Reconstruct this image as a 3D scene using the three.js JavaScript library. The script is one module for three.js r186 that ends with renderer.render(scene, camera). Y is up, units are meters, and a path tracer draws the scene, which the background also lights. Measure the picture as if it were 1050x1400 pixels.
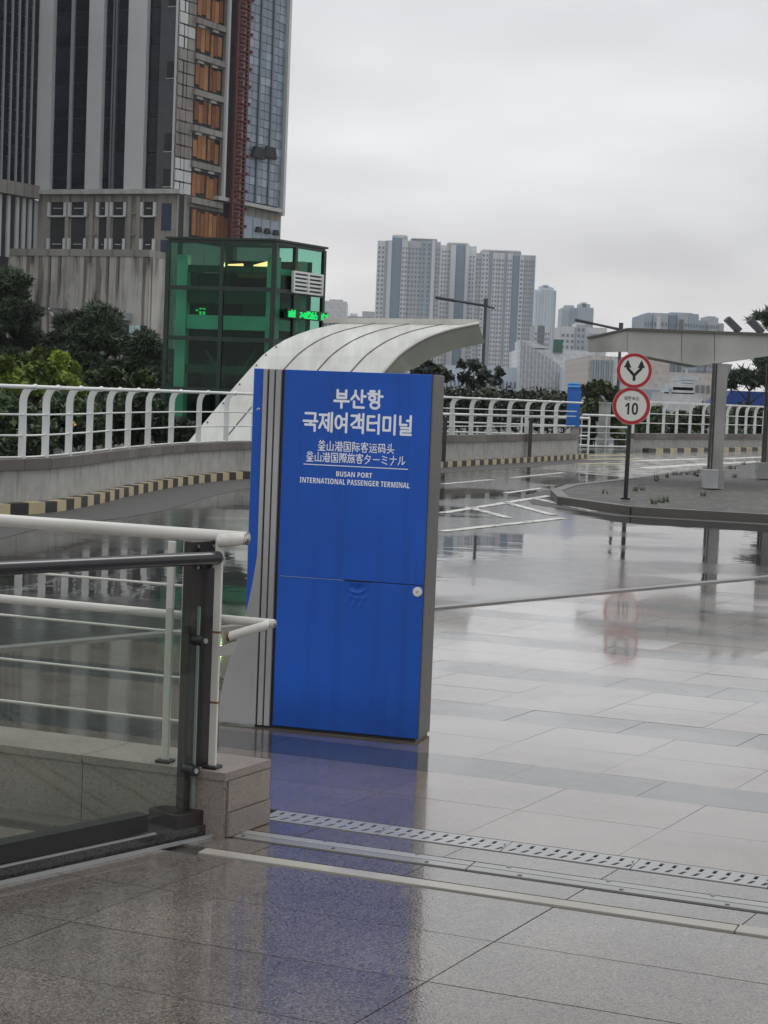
import * as THREE from 'three';
import { mergeGeometries } from 'three/addons/utils/BufferGeometryUtils.js';
import { RoundedBoxGeometry } from 'three/addons/geometries/RoundedBoxGeometry.js';

// ---------------------------------------------------------------- camera, sky, sun, exposure
const F = 2400, EYE = 1.7, PITCH = Math.atan(159 / F), ROLL = 0.04;
const scene = new THREE.Scene();
const camera = new THREE.PerspectiveCamera((2 * Math.atan(700 / F) * 180) / Math.PI, 0.75, 0.1, 9000);
camera.rotation.order = 'YXZ';
camera.position.set(0, EYE, 0);
camera.rotation.set(-PITCH, 0, ROLL);
camera.updateMatrixWorld(true);

const V3 = (x, y, z) => new THREE.Vector3(x, y, z), UP = V3(0, 1, 0);
const { clamp, smoothstep, lerp } = THREE.MathUtils;
function rng(seed) { return () => { seed = (seed + 0x6d2b79f5) | 0; let t = Math.imul(seed ^ (seed >>> 15), 1 | seed); t = (t + Math.imul(t ^ (t >>> 7), 61 | t)) ^ t; return ((t ^ (t >>> 14)) >>> 0) / 4294967296; }; }
const hash = (x, y, s) => { let h = Math.imul(x, 374761393) ^ Math.imul(y, 668265263) ^ Math.imul(s, 2147483647 ^ 1013904223); h = Math.imul(h ^ (h >>> 13), 1274126177); return ((h ^ (h >>> 16)) >>> 0) / 4294967296; };
function vnoise(x, y, p, s) {                       // value noise that tiles after p cells
  const ix = Math.floor(x), iy = Math.floor(y), fx = x - ix, fy = y - iy, u = fx * fx * (3 - 2 * fx), v = fy * fy * (3 - 2 * fy), w = (n) => ((n % p) + p) % p;
  return lerp(lerp(hash(w(ix), w(iy), s), hash(w(ix + 1), w(iy), s), u), lerp(hash(w(ix), w(iy + 1), s), hash(w(ix + 1), w(iy + 1), s), u), v);
}
function fbm(u, v, p, oct, s) { let a = 0.5, t = 0, n = 0; for (let i = 0; i < oct; i++) { t += a * vnoise(u * p, v * p, p, s + i); n += a; a *= 0.5; p *= 2; } return t / n; }

{ // overcast sky: soft grey layer, brighter low down towards the right
  const W = 1024, H = 512, d = new Float32Array(W * H * 4);
  for (let j = 0; j < H; j++) for (let i = 0; i < W; i++) {
    const el = ((j + 0.5) / H - 0.5) * Math.PI, az = ((i + 0.5) / W - 0.5) * 2 * Math.PI, y = Math.sin(el), k = (j * W + i) * 4;
    const toRight = Math.cos(az + Math.PI / 2 - 0.35) * 0.5 + 0.5;       // 1 in front, a little to the right
    let c;
    if (y > 0) {
      const q = 1 / (y + 0.16), px = Math.cos(az) * Math.cos(el) * q, pz = Math.sin(az) * Math.cos(el) * q;
      const n = fbm(px * 0.045 + 3.3, pz * 0.07 + 7.1, 16, 5, 5), n2 = fbm(px * 0.16 + 1.7, pz * 0.2 + 2.1, 16, 4, 15);
      const low = Math.exp(-y * 9);
      let L = lerp(0.67 + 0.83 * smoothstep(y, 0.34, 0.95), 1.22, low * (0.5 + 0.5 * toRight)) * (1 + (n - 0.5) * 0.95 + (n2 - 0.5) * 0.28);
      c = [L * lerp(0.965, 1.045, low), L * lerp(1, 0.985, low), L * lerp(1.03, 0.965, low)];
    } else c = [0.3, 0.3, 0.3];
    d[k] = c[0]; d[k + 1] = c[1]; d[k + 2] = c[2]; d[k + 3] = 1;
  }
  const t = new THREE.DataTexture(d, W, H, THREE.RGBAFormat, THREE.FloatType);
  t.mapping = THREE.EquirectangularReflectionMapping; t.magFilter = THREE.LinearFilter; t.needsUpdate = true;
  scene.background = t; scene.environment = t;
}
const sun = new THREE.DirectionalLight(new THREE.Color(1, 0.96, 0.9), 0.8);
sun.position.set(60, 110, -90); sun.target.position.set(0, 0, -30); sun.castShadow = true; sun.shadow.radius = 40;
Object.assign(sun.shadow.camera, { left: -80, right: 80, top: 80, bottom: -80, near: 1, far: 400 });
scene.add(sun, sun.target);
scene.fog = new THREE.FogExp2(new THREE.Color(0.76, 0.8, 0.85), 0.00018);
const renderer = new THREE.WebGLRenderer({ antialias: true });
renderer.toneMapping = THREE.LinearToneMapping;
renderer.toneMappingExposure = 0.95;
renderer.shadowMap.enabled = true;

// ---------------------------------------------------------------- helpers
const ray = (px, py) => V3((px - 525) / F, (700 - py) / F, -1).applyQuaternion(camera.quaternion);
const G = (px, py, y = 0) => { const d = ray(px, py); return camera.position.clone().addScaledVector(d, (y - EYE) / d.y); };
const D = (px, py, z) => { const d = ray(px, py); return camera.position.clone().addScaledVector(d, z / -d.z); };
function hitPlane(px, py, o, n) { const d = ray(px, py); return camera.position.clone().addScaledVector(d, o.clone().sub(camera.position).dot(n) / d.dot(n)); }
const U = V3(6200, 0, 2400).normalize(), V = V3(1325, 0, -2400).normalize();

class MB {
  constructor() { this.g = []; }
  add(g, m) {
    g = g.index ? g.toNonIndexed() : g;
    if (m) g.applyMatrix4(m);
    for (const k of Object.keys(g.attributes)) if (!['position', 'normal', 'color'].includes(k)) g.deleteAttribute(k);
    this.g.push(g); return this;
  }
  box(x, y, z, w, h, d, ry = 0) { return this.add(new THREE.BoxGeometry(w, h, d), new THREE.Matrix4().makeRotationY(ry).setPosition(x, y, z)); }
  basis(o, ex, ey, ez, geo) { return this.add(geo, new THREE.Matrix4().makeBasis(ex, ey, ez).setPosition(o)); }
  bar(a, b, w, h, side = UP, bevel = 0) {            // w across, h along side
    const l = b.clone().sub(a), len = l.length(); l.normalize();
    let ey = side.clone().addScaledVector(l, -side.dot(l)); if (ey.lengthSq() < 1e-6) ey = V3(1, 0, 0).addScaledVector(l, -l.x); ey.normalize();
    const ez = l.clone().cross(ey);
    const g = bevel ? new RoundedBoxGeometry(len, h, w, 1, bevel) : new THREE.BoxGeometry(len, h, w);
    return this.basis(a.clone().add(b).multiplyScalar(0.5), l, ey, ez, g);
  }
  tube(a, b, r, n = 10, r2 = r) {
    const l = b.clone().sub(a), len = l.length(), q = new THREE.Quaternion().setFromUnitVectors(UP, l.normalize());
    return this.add(new THREE.CylinderGeometry(r2, r, len, n), new THREE.Matrix4().makeRotationFromQuaternion(q).setPosition(a.clone().add(b).multiplyScalar(0.5)));
  }
  path(pts, r, seg = 40, n = 10, tension = 0.5) { return this.add(new THREE.TubeGeometry(new THREE.CatmullRomCurve3(pts, false, 'catmullrom', tension), seg, r, n)); }
  prism(pts, e) {                                     // planar polygon pushed along e
    const nrm = V3(0, 0, 0); pts.forEach((p, i) => { const q = pts[(i + 1) % pts.length]; nrm.add(V3((p.y - q.y) * (p.z + q.z), (p.z - q.z) * (p.x + q.x), (p.x - q.x) * (p.y + q.y))); });
    nrm.normalize(); if (nrm.dot(e) > 0) { pts = pts.slice().reverse(); nrm.negate(); }
    const ex = pts[1].clone().sub(pts[0]).normalize(), ey = nrm.clone().cross(ex), f2 = pts.map((p) => new THREE.Vector2(p.dot(ex), p.dot(ey)));
    const tri = THREE.ShapeUtils.triangulateShape(f2, []), a = [], q = pts.map((p) => p.clone().add(e)), put = (...v) => v.forEach((p) => a.push(p.x, p.y, p.z));
    for (const [i, j, k] of tri) { put(pts[i], pts[j], pts[k]); put(q[i], q[k], q[j]); }
    pts.forEach((p, i) => { const j = (i + 1) % pts.length; put(p, q[i], q[j]); put(p, q[j], pts[j]); });
    const g = new THREE.BufferGeometry(); g.setAttribute('position', new THREE.Float32BufferAttribute(a, 3)); g.computeVertexNormals();
    return this.add(g);
  }
  quadStrip(rowsA, rowsB) {                           // lofts two or more point rows
    const a = [], put = (...v) => v.forEach((p) => a.push(p.x, p.y, p.z));
    for (let i = 0; i + 1 < rowsA.length; i++) { put(rowsA[i], rowsB[i], rowsB[i + 1]); put(rowsA[i], rowsB[i + 1], rowsA[i + 1]); }
    const g = new THREE.BufferGeometry(); g.setAttribute('position', new THREE.Float32BufferAttribute(a, 3)); g.computeVertexNormals();
    return this.add(g);
  }
  get empty() { return !this.g.length; }
  build(name, mat, parent) {
    const hasC = this.g.some((g) => g.attributes.color);
    if (hasC) for (const g of this.g) if (!g.attributes.color) g.setAttribute('color', new THREE.Float32BufferAttribute(new Float32Array(g.attributes.position.count * 3).fill(1), 3));
    const g = this.g.length > 1 ? mergeGeometries(this.g) : this.g[0];
    const p = g.attributes.position, n = g.attributes.normal, uv = new Float32Array(p.count * 2);
    for (let i = 0; i < p.count; i += 3) {
      let ax = 0, ay = 0, az = 0; for (let k = 0; k < 3; k++) { ax += n.getX(i + k); ay += n.getY(i + k); az += n.getZ(i + k); }
      ax = Math.abs(ax); ay = Math.abs(ay); az = Math.abs(az);
      for (let k = i; k < i + 3; k++) {
        const x = p.getX(k), y = p.getY(k), z = p.getZ(k);
        if (ay >= ax && ay >= az) { uv[2 * k] = x; uv[2 * k + 1] = z; } else if (ax > az) { uv[2 * k] = z; uv[2 * k + 1] = y; } else { uv[2 * k] = x; uv[2 * k + 1] = y; }
      }
    }
    g.setAttribute('uv', new THREE.BufferAttribute(uv, 2));
    return place(g, name, mat, parent);
  }
}
function place(g, name, mat, parent) {
  const inv = inverse.get(parent); if (inv) g.applyMatrix4(inv);
  const m = new THREE.Mesh(g, mat); m.name = parent ? name : numbered(name); m.castShadow = m.receiveShadow = true;
  (parent ?? scene).add(m); if (inv) inverse.set(m, inv); return m;   // a part's own sub-parts are built in world space too
}
const used = new Map(), inverse = new Map();
function numbered(n) { const k = used.get(n) ?? 0; used.set(n, k + 1); return k ? n + '_' + String(k).padStart(3, '0') : n; }
function thing(name, label, category, pos = V3(0, 0, 0), ry = 0, group) {
  const o = new THREE.Group(); o.name = numbered(name); o.position.copy(pos); o.rotation.y = ry; o.updateMatrixWorld(true);
  o.userData = { label, category }; if (group) o.userData.group = group;
  inverse.set(o, o.matrixWorld.clone().invert()); scene.add(o); return o;
}
function struct(o, label, category) { o.userData.kind = 'structure'; if (label) { o.userData.label = label; o.userData.category = category; } return o; }
function facade(o, dir) {
  const n = dir.clone().cross(UP).normalize(), b = o.clone(); b.y = 0;
  return {
    o: b, dir, n, hit: (px, py) => hitPlane(px, py, b, n),
    s(px, py) { return this.hit(px, py).sub(b).dot(dir); }, y(px, py) { return this.hit(px, py).y; },
    P(s, y, d = 0) { return b.clone().addScaledVector(dir, s).addScaledVector(UP, y).addScaledVector(n, d); },
    box(mb, s0, s1, y0, y1, d0, d1) { return mb.basis(this.P((s0 + s1) / 2, (y0 + y1) / 2, (d0 + d1) / 2), dir, UP, n, new THREE.BoxGeometry(Math.abs(s1 - s0), Math.abs(y1 - y0), Math.abs(d1 - d0))); },
  };
}

// ---------------------------------------------------------------- materials
function dataTex(size, fn, srgb, metres, sizeY = size) {
  const d = new Uint8Array(size * sizeY * 4);
  for (let j = 0; j < sizeY; j++) for (let i = 0; i < size; i++) { const c = fn((i + 0.5) / size, (j + 0.5) / sizeY, i, j), k = (j * size + i) * 4; for (let q = 0; q < 3; q++) d[k + q] = clamp(Math.round((c.length ? c[q] : c) * 255), 0, 255); d[k + 3] = 255; }
  const t = new THREE.DataTexture(d, size, sizeY, THREE.RGBAFormat); t.wrapS = t.wrapT = THREE.RepeatWrapping; t.magFilter = THREE.LinearFilter; t.minFilter = THREE.LinearMipmapLinearFilter;
  if (srgb) t.colorSpace = THREE.SRGBColorSpace; if (metres) t.repeat.set(1 / metres, 1 / metres); t.needsUpdate = true; return t;
}
const S = (l) => (l <= 0.0031308 ? l * 12.92 : 1.055 * Math.pow(l, 1 / 2.4) - 0.055);      // linear to sRGB
const std = (r, g, b, rough = 0.6, o = {}) => new THREE.MeshStandardMaterial({ color: new THREE.Color().setRGB(r, g, b), roughness: rough, ...o });
const mottle = dataTex(256, (u, v) => { const n = fbm(u, v, 4, 6, 3); return lerp(0.78, 1, n); }, true, 2.3);
const fineBump = dataTex(256, (u, v) => fbm(u, v, 32, 3, 9), false, 0.4);
const dirtRough = dataTex(256, (u, v) => lerp(0.25, 0.75, smoothstep(fbm(u, v, 5, 5, 31), 0.3, 0.7)), false, 1.7);
// painted metal, plain but a little dirty
const paint = (r, g, b, rough = 0.4, o = {}) => std(r, g, b, 1, { map: mottle, roughnessMap: dirtRough, ...o });
// granite: three-tone grain over slow cloudiness
function graniteTex(base, spread, warm, seed, metres) {
  return dataTex(1024, (u, v, i, j) => {
    const g = hash(i >> 1, j >> 1, seed), g2 = vnoise(u * 260, v * 260, 260, seed + 4), c = fbm(u, v, 4, 4, seed + 2), w = fbm(u, v, 7, 4, seed + 77);
    let L = base * (0.8 + 0.4 * c) + spread * (g2 - 0.5) * 1.6 + spread * (g - 0.5) * 0.9;
    if (g2 < 0.2) L *= 0.72;
    L *= 0.86 + 0.22 * w; L = Math.max(0.01, L);
    return [S(L * (1 + warm)), S(L * (1 - warm * 0.06)), S(L * (1 - warm * 0.75))];
  }, true, metres);
}
const wetRough = (lo, hi, a, b, p, seed, metres) => dataTex(512, (u, v) => { const n = fbm(u, v, p, 5, seed), f = fbm(u, v, 48, 2, seed + 9); return lerp(lo, hi, smoothstep(n, a, b)) * (0.85 + 0.3 * f); }, false, metres);
const slabRough = wetRough(0.05, 0.2, 0.35, 0.65, 4, 51, 2.9), grainBump = dataTex(512, (u, v, i, j) => 0.5 * vnoise(u * 220, v * 220, 220, 8) + 0.5 * fbm(u, v, 24, 3, 80), false, 0.9);
const slabMat = (base, spread, warm, seed, coat = 0.8, bump = 0.0003) => [0.95, 1, 1.05].map((k) => new THREE.MeshPhysicalMaterial({ clearcoat: coat, clearcoatRoughness: 0.05, ior: 1.75, color: new THREE.Color().setRGB(k, k, k), map: slabMat.tex[seed] ??= graniteTex(base, spread, warm, seed, 1.3), roughness: 1, roughnessMap: slabRough, bumpMap: grainBump, bumpScale: bump }));
slabMat.tex = {};
const M = {
  nearSlab: slabMat(0.115, 0.075, 0.16, 11, 0.5, 0.0006), lightSlab: slabMat(0.125, 0.05, 0.24, 23, 0.7), darkSlab: slabMat(0.05, 0.02, 0.0, 37, 0.6),
  mortar: std(0.05, 0.045, 0.04, 0.3), steelWet: std(0.42, 0.42, 0.42, 0.35, { metalness: 0.3, map: mottle }),
  thresholdStone: paint(0.42, 0.39, 0.35), bolt: std(0.3, 0.3, 0.3, 0.35, { metalness: 1 }), coverStone: std(0.3, 0.29, 0.28, 0.15, { map: mottle }),
  plinth: std(1, 1, 1, 0.45, { map: graniteTex(0.2, 0.03, 0.17, 61, 1.1) }), darkStone: std(1, 1, 1, 0.16, { map: graniteTex(0.05, 0.03, 0.05, 63, 1.1) }),
  darkMetal: std(0.028, 0.024, 0.022, 0.38, { map: mottle }), handrail: std(0.02, 0.02, 0.024, 0.22), blackMetal: std(0.012, 0.012, 0.013, 0.35),
  whitePaint: paint(0.72, 0.69, 0.64), railWhite: paint(0.84, 0.86, 0.84), rust: std(0.16, 0.075, 0.03, 0.85),
  glass: new THREE.MeshPhysicalMaterial({ color: new THREE.Color().setRGB(0.87, 0.91, 0.88), roughness: 0.02, transmission: 1, thickness: 0, ior: 1.5, specularIntensity: 0.45 }),
  signBlue: std(0.004, 0.105, 0.58, 1, { map: dataTex(512, (u, v) => { const s = smoothstep(fbm(u * 6, v * 0.3, 8, 4, 621), 0.45, 0.8), n = fbm(u, v, 5, 5, 623), g = smoothstep(0.14 - v, 0, 0.12) * (0.4 + 0.6 * fbm(u, v, 24, 4, 625)); return (0.86 + 0.14 * n) * (1 - 0.06 * s) * (1 - 0.15 * g); }, true, 2), roughnessMap: dataTex(512, (u, v) => { const s = fbm(u * 5, v * 0.25, 12, 4, 611); return 0.46 + 0.05 * s + 0.12 * fbm(u, v, 40, 2, 613); }, false, 1.1), bumpMap: fineBump, bumpScale: 0.0002 }), signSilver: std(0.46, 0.45, 0.45, 0.5, { map: mottle }), signGrey: std(0.12, 0.115, 0.11, 0.5, { map: mottle }),
  white: std(0.8, 0.8, 0.8, 0.5), print: std(0.8, 0.84, 0.92, 0.5),
  concrete: std(1, 1, 1, 0.75, { map: dataTex(512, (u, v) => { const n = fbm(u, v, 4, 6, 91), m = fbm(u, v, 20, 4, 93), st = smoothstep(fbm(u * 3, v * 0.4, 12, 4, 95), 0.45, 0.75); const L = 0.34 * (0.72 + 0.5 * n) * (0.85 + 0.3 * m) * (1 - 0.3 * st); return [S(L * 1.02), S(L), S(L * 0.95)]; }, true, 3.1), bumpMap: fineBump, bumpScale: 0.002 }),
  coping: ['#6b6560', '#75706a', '#625c57'].map((c) => new THREE.MeshStandardMaterial({ color: c, roughness: 0.6, map: mottle })),
  kerbYellow: paint(0.52, 0.43, 0.26), kerbBlack: std(0.018, 0.017, 0.016, 0.5, { map: mottle }), kerbGrey: std(0.1, 0.092, 0.085, 0.4, { map: mottle }),
  line: std(0.55, 0.54, 0.5, 0.4, { map: dataTex(256, (u, v) => lerp(0.55, 1, smoothstep(fbm(u, v, 12, 4, 41), 0.25, 0.5)), true, 1.2) }),
  shell: std(0.74, 0.735, 0.71, 0.4, { map: dataTex(512, (u, v) => { const n = fbm(u, v, 5, 5, 101), s = fbm(u * 4, v * 0.5, 8, 4, 103); return [1 - 0.16 * (1 - n) - 0.12 * s, 1 - 0.165 * (1 - n) - 0.12 * s, 1 - 0.18 * (1 - n) - 0.13 * s]; }, true, 3.7) }), shellSeam: std(0.12, 0.115, 0.1, 0.6), shellEnd: std(0.16, 0.17, 0.13, 0.6, { map: mottle }),
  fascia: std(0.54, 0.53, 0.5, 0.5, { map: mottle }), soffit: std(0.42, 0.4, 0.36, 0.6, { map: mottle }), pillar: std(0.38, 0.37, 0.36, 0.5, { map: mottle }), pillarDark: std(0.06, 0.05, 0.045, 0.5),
  red: std(0.42, 0.015, 0.02, 0.45), blue: paint(0.02, 0.17, 0.62), lampGrey: std(0.06, 0.065, 0.075, 0.5),
};
const roadRough = wetRough(0.03, 0.15, 0.42, 0.62, 5, 201, 11), roadBump = dataTex(512, (u, v) => { const n = fbm(u, v, 5, 5, 201); return 0.5 + (fbm(u, v, 256, 1, 207) - 0.5) * 0.5 * smoothstep(n, 0.49, 0.62) + (fbm(u, v, 36, 3, 209) - 0.5) * 0.7; }, false, 11);
M.road = new THREE.MeshPhysicalMaterial({ ior: 1.75, map: dataTex(1024, (u, v, i, j) => { const n = fbm(u, v, 6, 6, 211), L = 0.022 * (0.6 + 0.8 * n) + 0.016 * hash(i, j, 5); return [S(L * 1.04), S(L), S(L * 0.97)]; }, true, 7), roughness: 1, roughnessMap: roadRough, bumpMap: roadBump, bumpScale: 0.0016 });

// ---------------------------------------------------------------- ground, road, plaza
struct(new MB().prism([V3(-2000, -5, 200), V3(2000, -5, 200), V3(2000, -5, -3200), V3(-2000, -5, -3200)], V3(0, -1, 0)).build('ground', std(0.09, 0.09, 0.085, 0.8, { map: mottle })));
const edgeA = G(0, 887), edgeB = G(1050, 789), eDir = edgeB.clone().sub(edgeA).normalize(), onEdge = (t) => edgeA.clone().addScaledVector(eDir, t);
const kerbPx = [[-900, 905], [-420, 800], [-160, 736], [0, 706], [66, 702], [127, 691.5], [175, 679.5], [228, 668.5], [280, 660.5], [339, 655], [430, 650.5], [520, 645], [600, 640], [700, 634], [806, 627]];
const kerbCurve = new THREE.CatmullRomCurve3(kerbPx.map(([x, y]) => G(x, y)), false, 'centripetal');
kerbCurve.arcLengthDivisions = 1200;
{
  const back = kerbCurve.getPoints(90).map((p) => p.clone().add(V3(-0.6, 0, -1.2)));
  const poly = [onEdge(-6), onEdge(26), G(1900, 780), G(1900, 600), G(1300, 598), ...[[1050, 604], [865, 607], [800, 606]].map(([x, y]) => G(x, y)), ...back.reverse()].map((p) => V3(p.x, 0.004, p.z));
  struct(new MB().prism(poly, V3(0, -0.35, 0)).build('road', M.road));
  struct(new MB().bar(onEdge(-6).setY(0.006), onEdge(26).setY(0.006), 0.1, 0.012).build('road_edging', std(0.24, 0.23, 0.22, 0.3, { map: mottle })));
}
const O = G(370, 1118), uv2 = (px, py) => { const d = G(px, py).sub(O), det = U.x * V.z - V.x * U.z; return [(d.x * V.z - V.x * d.z) / det, (U.x * d.z - d.x * U.z) / det]; };
const PV = (u, v, y = 0) => O.clone().addScaledVector(U, u).addScaledVector(V, v).setY(y), vAt = (px, py) => uv2(px, py)[1];
const vDrain0 = vAt(582, 1151), vDrain1 = vAt(582, 1135), vWhite0 = vAt(600, 1216), vWhite1 = vAt(600, 1206);
{
  const pave = new THREE.Group(); pave.name = numbered('plaza_pavement'); struct(pave); scene.add(pave);
  new MB().prism([PV(-6, -4, -0.012), PV(6, -4, -0.012), PV(6, 14, -0.012), PV(-6, 14, -0.012)], V3(0, -0.1, 0)).build('bed', M.mortar, pave);
  const r = rng(5);
  const slab = (u0, u1, v0, v1, mats) => {
    const j = v0 > vDrain0 ? 0.0013 : 0.0022, tilt = () => (r() - 0.5) * 0.0012, p = [PV(u0 + j, v0 + j, tilt()), PV(u1 - j, v0 + j, tilt()), PV(u1 - j, v1 - j, tilt()), PV(u0 + j, v1 - j, tilt())];
    p[3].y = p[0].y + p[2].y - p[1].y;
    new MB().prism(p, V3(0, -0.05, 0)).build('paving_slab', mats[Math.floor(r() * mats.length)], pave);
  };
  const beyondEdge = (u, v) => { const p = PV(u, v).sub(edgeA); return p.x * eDir.z - p.z * eDir.x; };
  const row = (v0, v1, w, off, mats, uMin = -5, uMax = 5) => {
    for (let k = Math.floor((uMin - off) / w); off + k * w < uMax; k++) { const u0 = off + k * w, pm = PV(u0 + w / 2, v0); if (Math.abs(pm.x) > -pm.z * 0.24 + 1.2) continue; if (beyondEdge(u0 + w / 2, v0) > 0.8) continue; slab(u0, u0 + w, v0, v1, mats); }
  };
  const [uJ] = uv2(680, 1285), [uK] = uv2(676, 1122);
  // near floor: long slabs in straight courses
  let v = vWhite0 - 0.012; for (let k = 0; k < 7; k++) { row(v - 0.46, v, 1.2, uJ, M.nearSlab); v -= 0.46; }
  const vMid = (vDrain0 + vWhite1) / 2;
  row(vWhite1 + 0.012, vMid - 0.075, 0.6, uJ, M.nearSlab); row(vMid + 0.075, vDrain0 - 0.006, 0.6, uJ, M.nearSlab);
  // plaza: light double courses between single dark bands
  const bands = [[vAt(800, 1081), vAt(800, 1055)], [vAt(800, 998), vAt(800, 978)], [vAt(800, 937), vAt(800, 921)]];
  const pitch = (bands[2][0] - bands[0][0]) / 2, bw = bands[0][1] - bands[0][0];
  for (let k = 3; k < 9; k++) bands.push([bands[0][0] + pitch * k, bands[0][0] + pitch * k + bw]);
  let at = vDrain1 + 0.006;
  for (const [a, b] of bands) { const m = (at + a) / 2; if (a - at > 0.8) { row(at, m, 0.62, uK, M.lightSlab); row(m, a, 0.62, uK, M.lightSlab); } else row(at, a, 0.62, uK, M.lightSlab); row(a, b, 0.62, uK + 0.31, M.darkSlab); at = b; }

  // perforated drain cover: lengths of plate with two rows of slanted slots
  const nrm = V3(-U.z, 0, U.x).negate(); if (nrm.z > 0) nrm.negate();
  const wDr = Math.abs(PV(0, vDrain1).sub(PV(0, vDrain0)).dot(nrm)) - 0.012;
  const dr = thing('drain_channel', 'perforated steel drain cover crossing the wet paving beside the stone plinth', 'drain', PV(1, (vDrain0 + vDrain1) / 2));
  const len = 0.5; const sh = new THREE.Shape([[0, 0], [len - 0.004, 0], [len - 0.004, wDr], [0, wDr]].map((p) => new THREE.Vector2(...p)));
  for (let i = 0; i < 10; i++) for (const q of [0, 1]) { const x = 0.018 + i * 0.05, y = q ? wDr * 0.58 : wDr * 0.14, h = wDr * 0.28; sh.holes.push(new THREE.Path([[x + q * 0.012, y], [x + 0.015, y + h], [x + 0.03, y + h], [x + 0.015 + q * 0.012, y]].map((p) => new THREE.Vector2(...p)))); }
  const plate = new THREE.ExtrudeGeometry(sh, { depth: 0.006, bevelEnabled: false });
  const drainMat = std(0.5, 0.5, 0.5, 0.35, { metalness: 0.55, map: mottle });
  for (let k = 0; k < 9; k++) { const o = PV(k * len - 0.02, vDrain0, -0.004).addScaledVector(nrm, 0.006); new MB().basis(o, U, nrm, UP, plate.clone()).build('grate', drainMat, dr); }
  new MB().bar(PV(-0.02, vDrain0, -0.055), PV(4.4, vDrain0, -0.055), 0.006, 0.1).bar(PV(-0.02, vDrain1, -0.055), PV(4.4, vDrain1, -0.055), 0.006, 0.1).build('rim_channel', std(0.1, 0.04, 0.025, 0.6), dr);
  // slim bolted cover strip of the slot drain, with a dark slot along its near edge
  const pl = thing('cover_plate_strip', 'slim bolted metal strip with a dark slot between drain and white threshold', 'floor strip', PV(1, vMid));
  for (let k = 0; k < 4; k++) {
    const a = PV(-0.12 + k * 1.1, vMid, -0.003), b = PV(0.975 + k * 1.1, vMid, -0.003), off = (d, p) => p.clone().addScaledVector(nrm, d);
    new MB().bar(off(0.035, a), off(0.035, b), 0.05, 0.012, UP, 0.002).build('plate', M.steelWet, pl);
    new MB().bar(off(-0.022, a), off(-0.022, b), 0.05, 0.01, UP, 0.002).build('plate', M.coverStone, pl);
    new MB().bar(off(-0.058, a).setY(-0.012), off(-0.058, b).setY(-0.012), 0.016, 0.01).build('slot', M.blackMetal, pl);
    for (let i = 0; i < 3; i++) for (const q of [0.05, -0.03]) { const p = off(q, a.clone().lerp(b, 0.12 + i * 0.34 + (q < 0 ? 0.06 : 0))); new MB().tube(p, p.clone().add(V3(0, 0.009, 0)), 0.008, 8).build('bolt', M.bolt, pl); }
  }
  const th = thing('threshold_strip', 'pale flat threshold strip laid across the near grey floor', 'threshold', PV(0, (vWhite0 + vWhite1) / 2));
  const [uE] = uv2(278, 1163), [uN] = uv2(1000, 1277), vm = (vWhite0 + vWhite1) / 2, w = (vWhite1 - vWhite0) * 0.8;
  new MB().bar(PV(uE, vm, -0.002), PV(uN - 0.004, vm, -0.002), w, 0.014, UP, 0.003).build('strip', M.thresholdStone, th);
  new MB().bar(PV(uN, vm, -0.002), PV(uN + 1.5, vm, -0.002), w * 1.15, 0.016, UP, 0.003).build('strip', M.thresholdStone, th);
}


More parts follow.
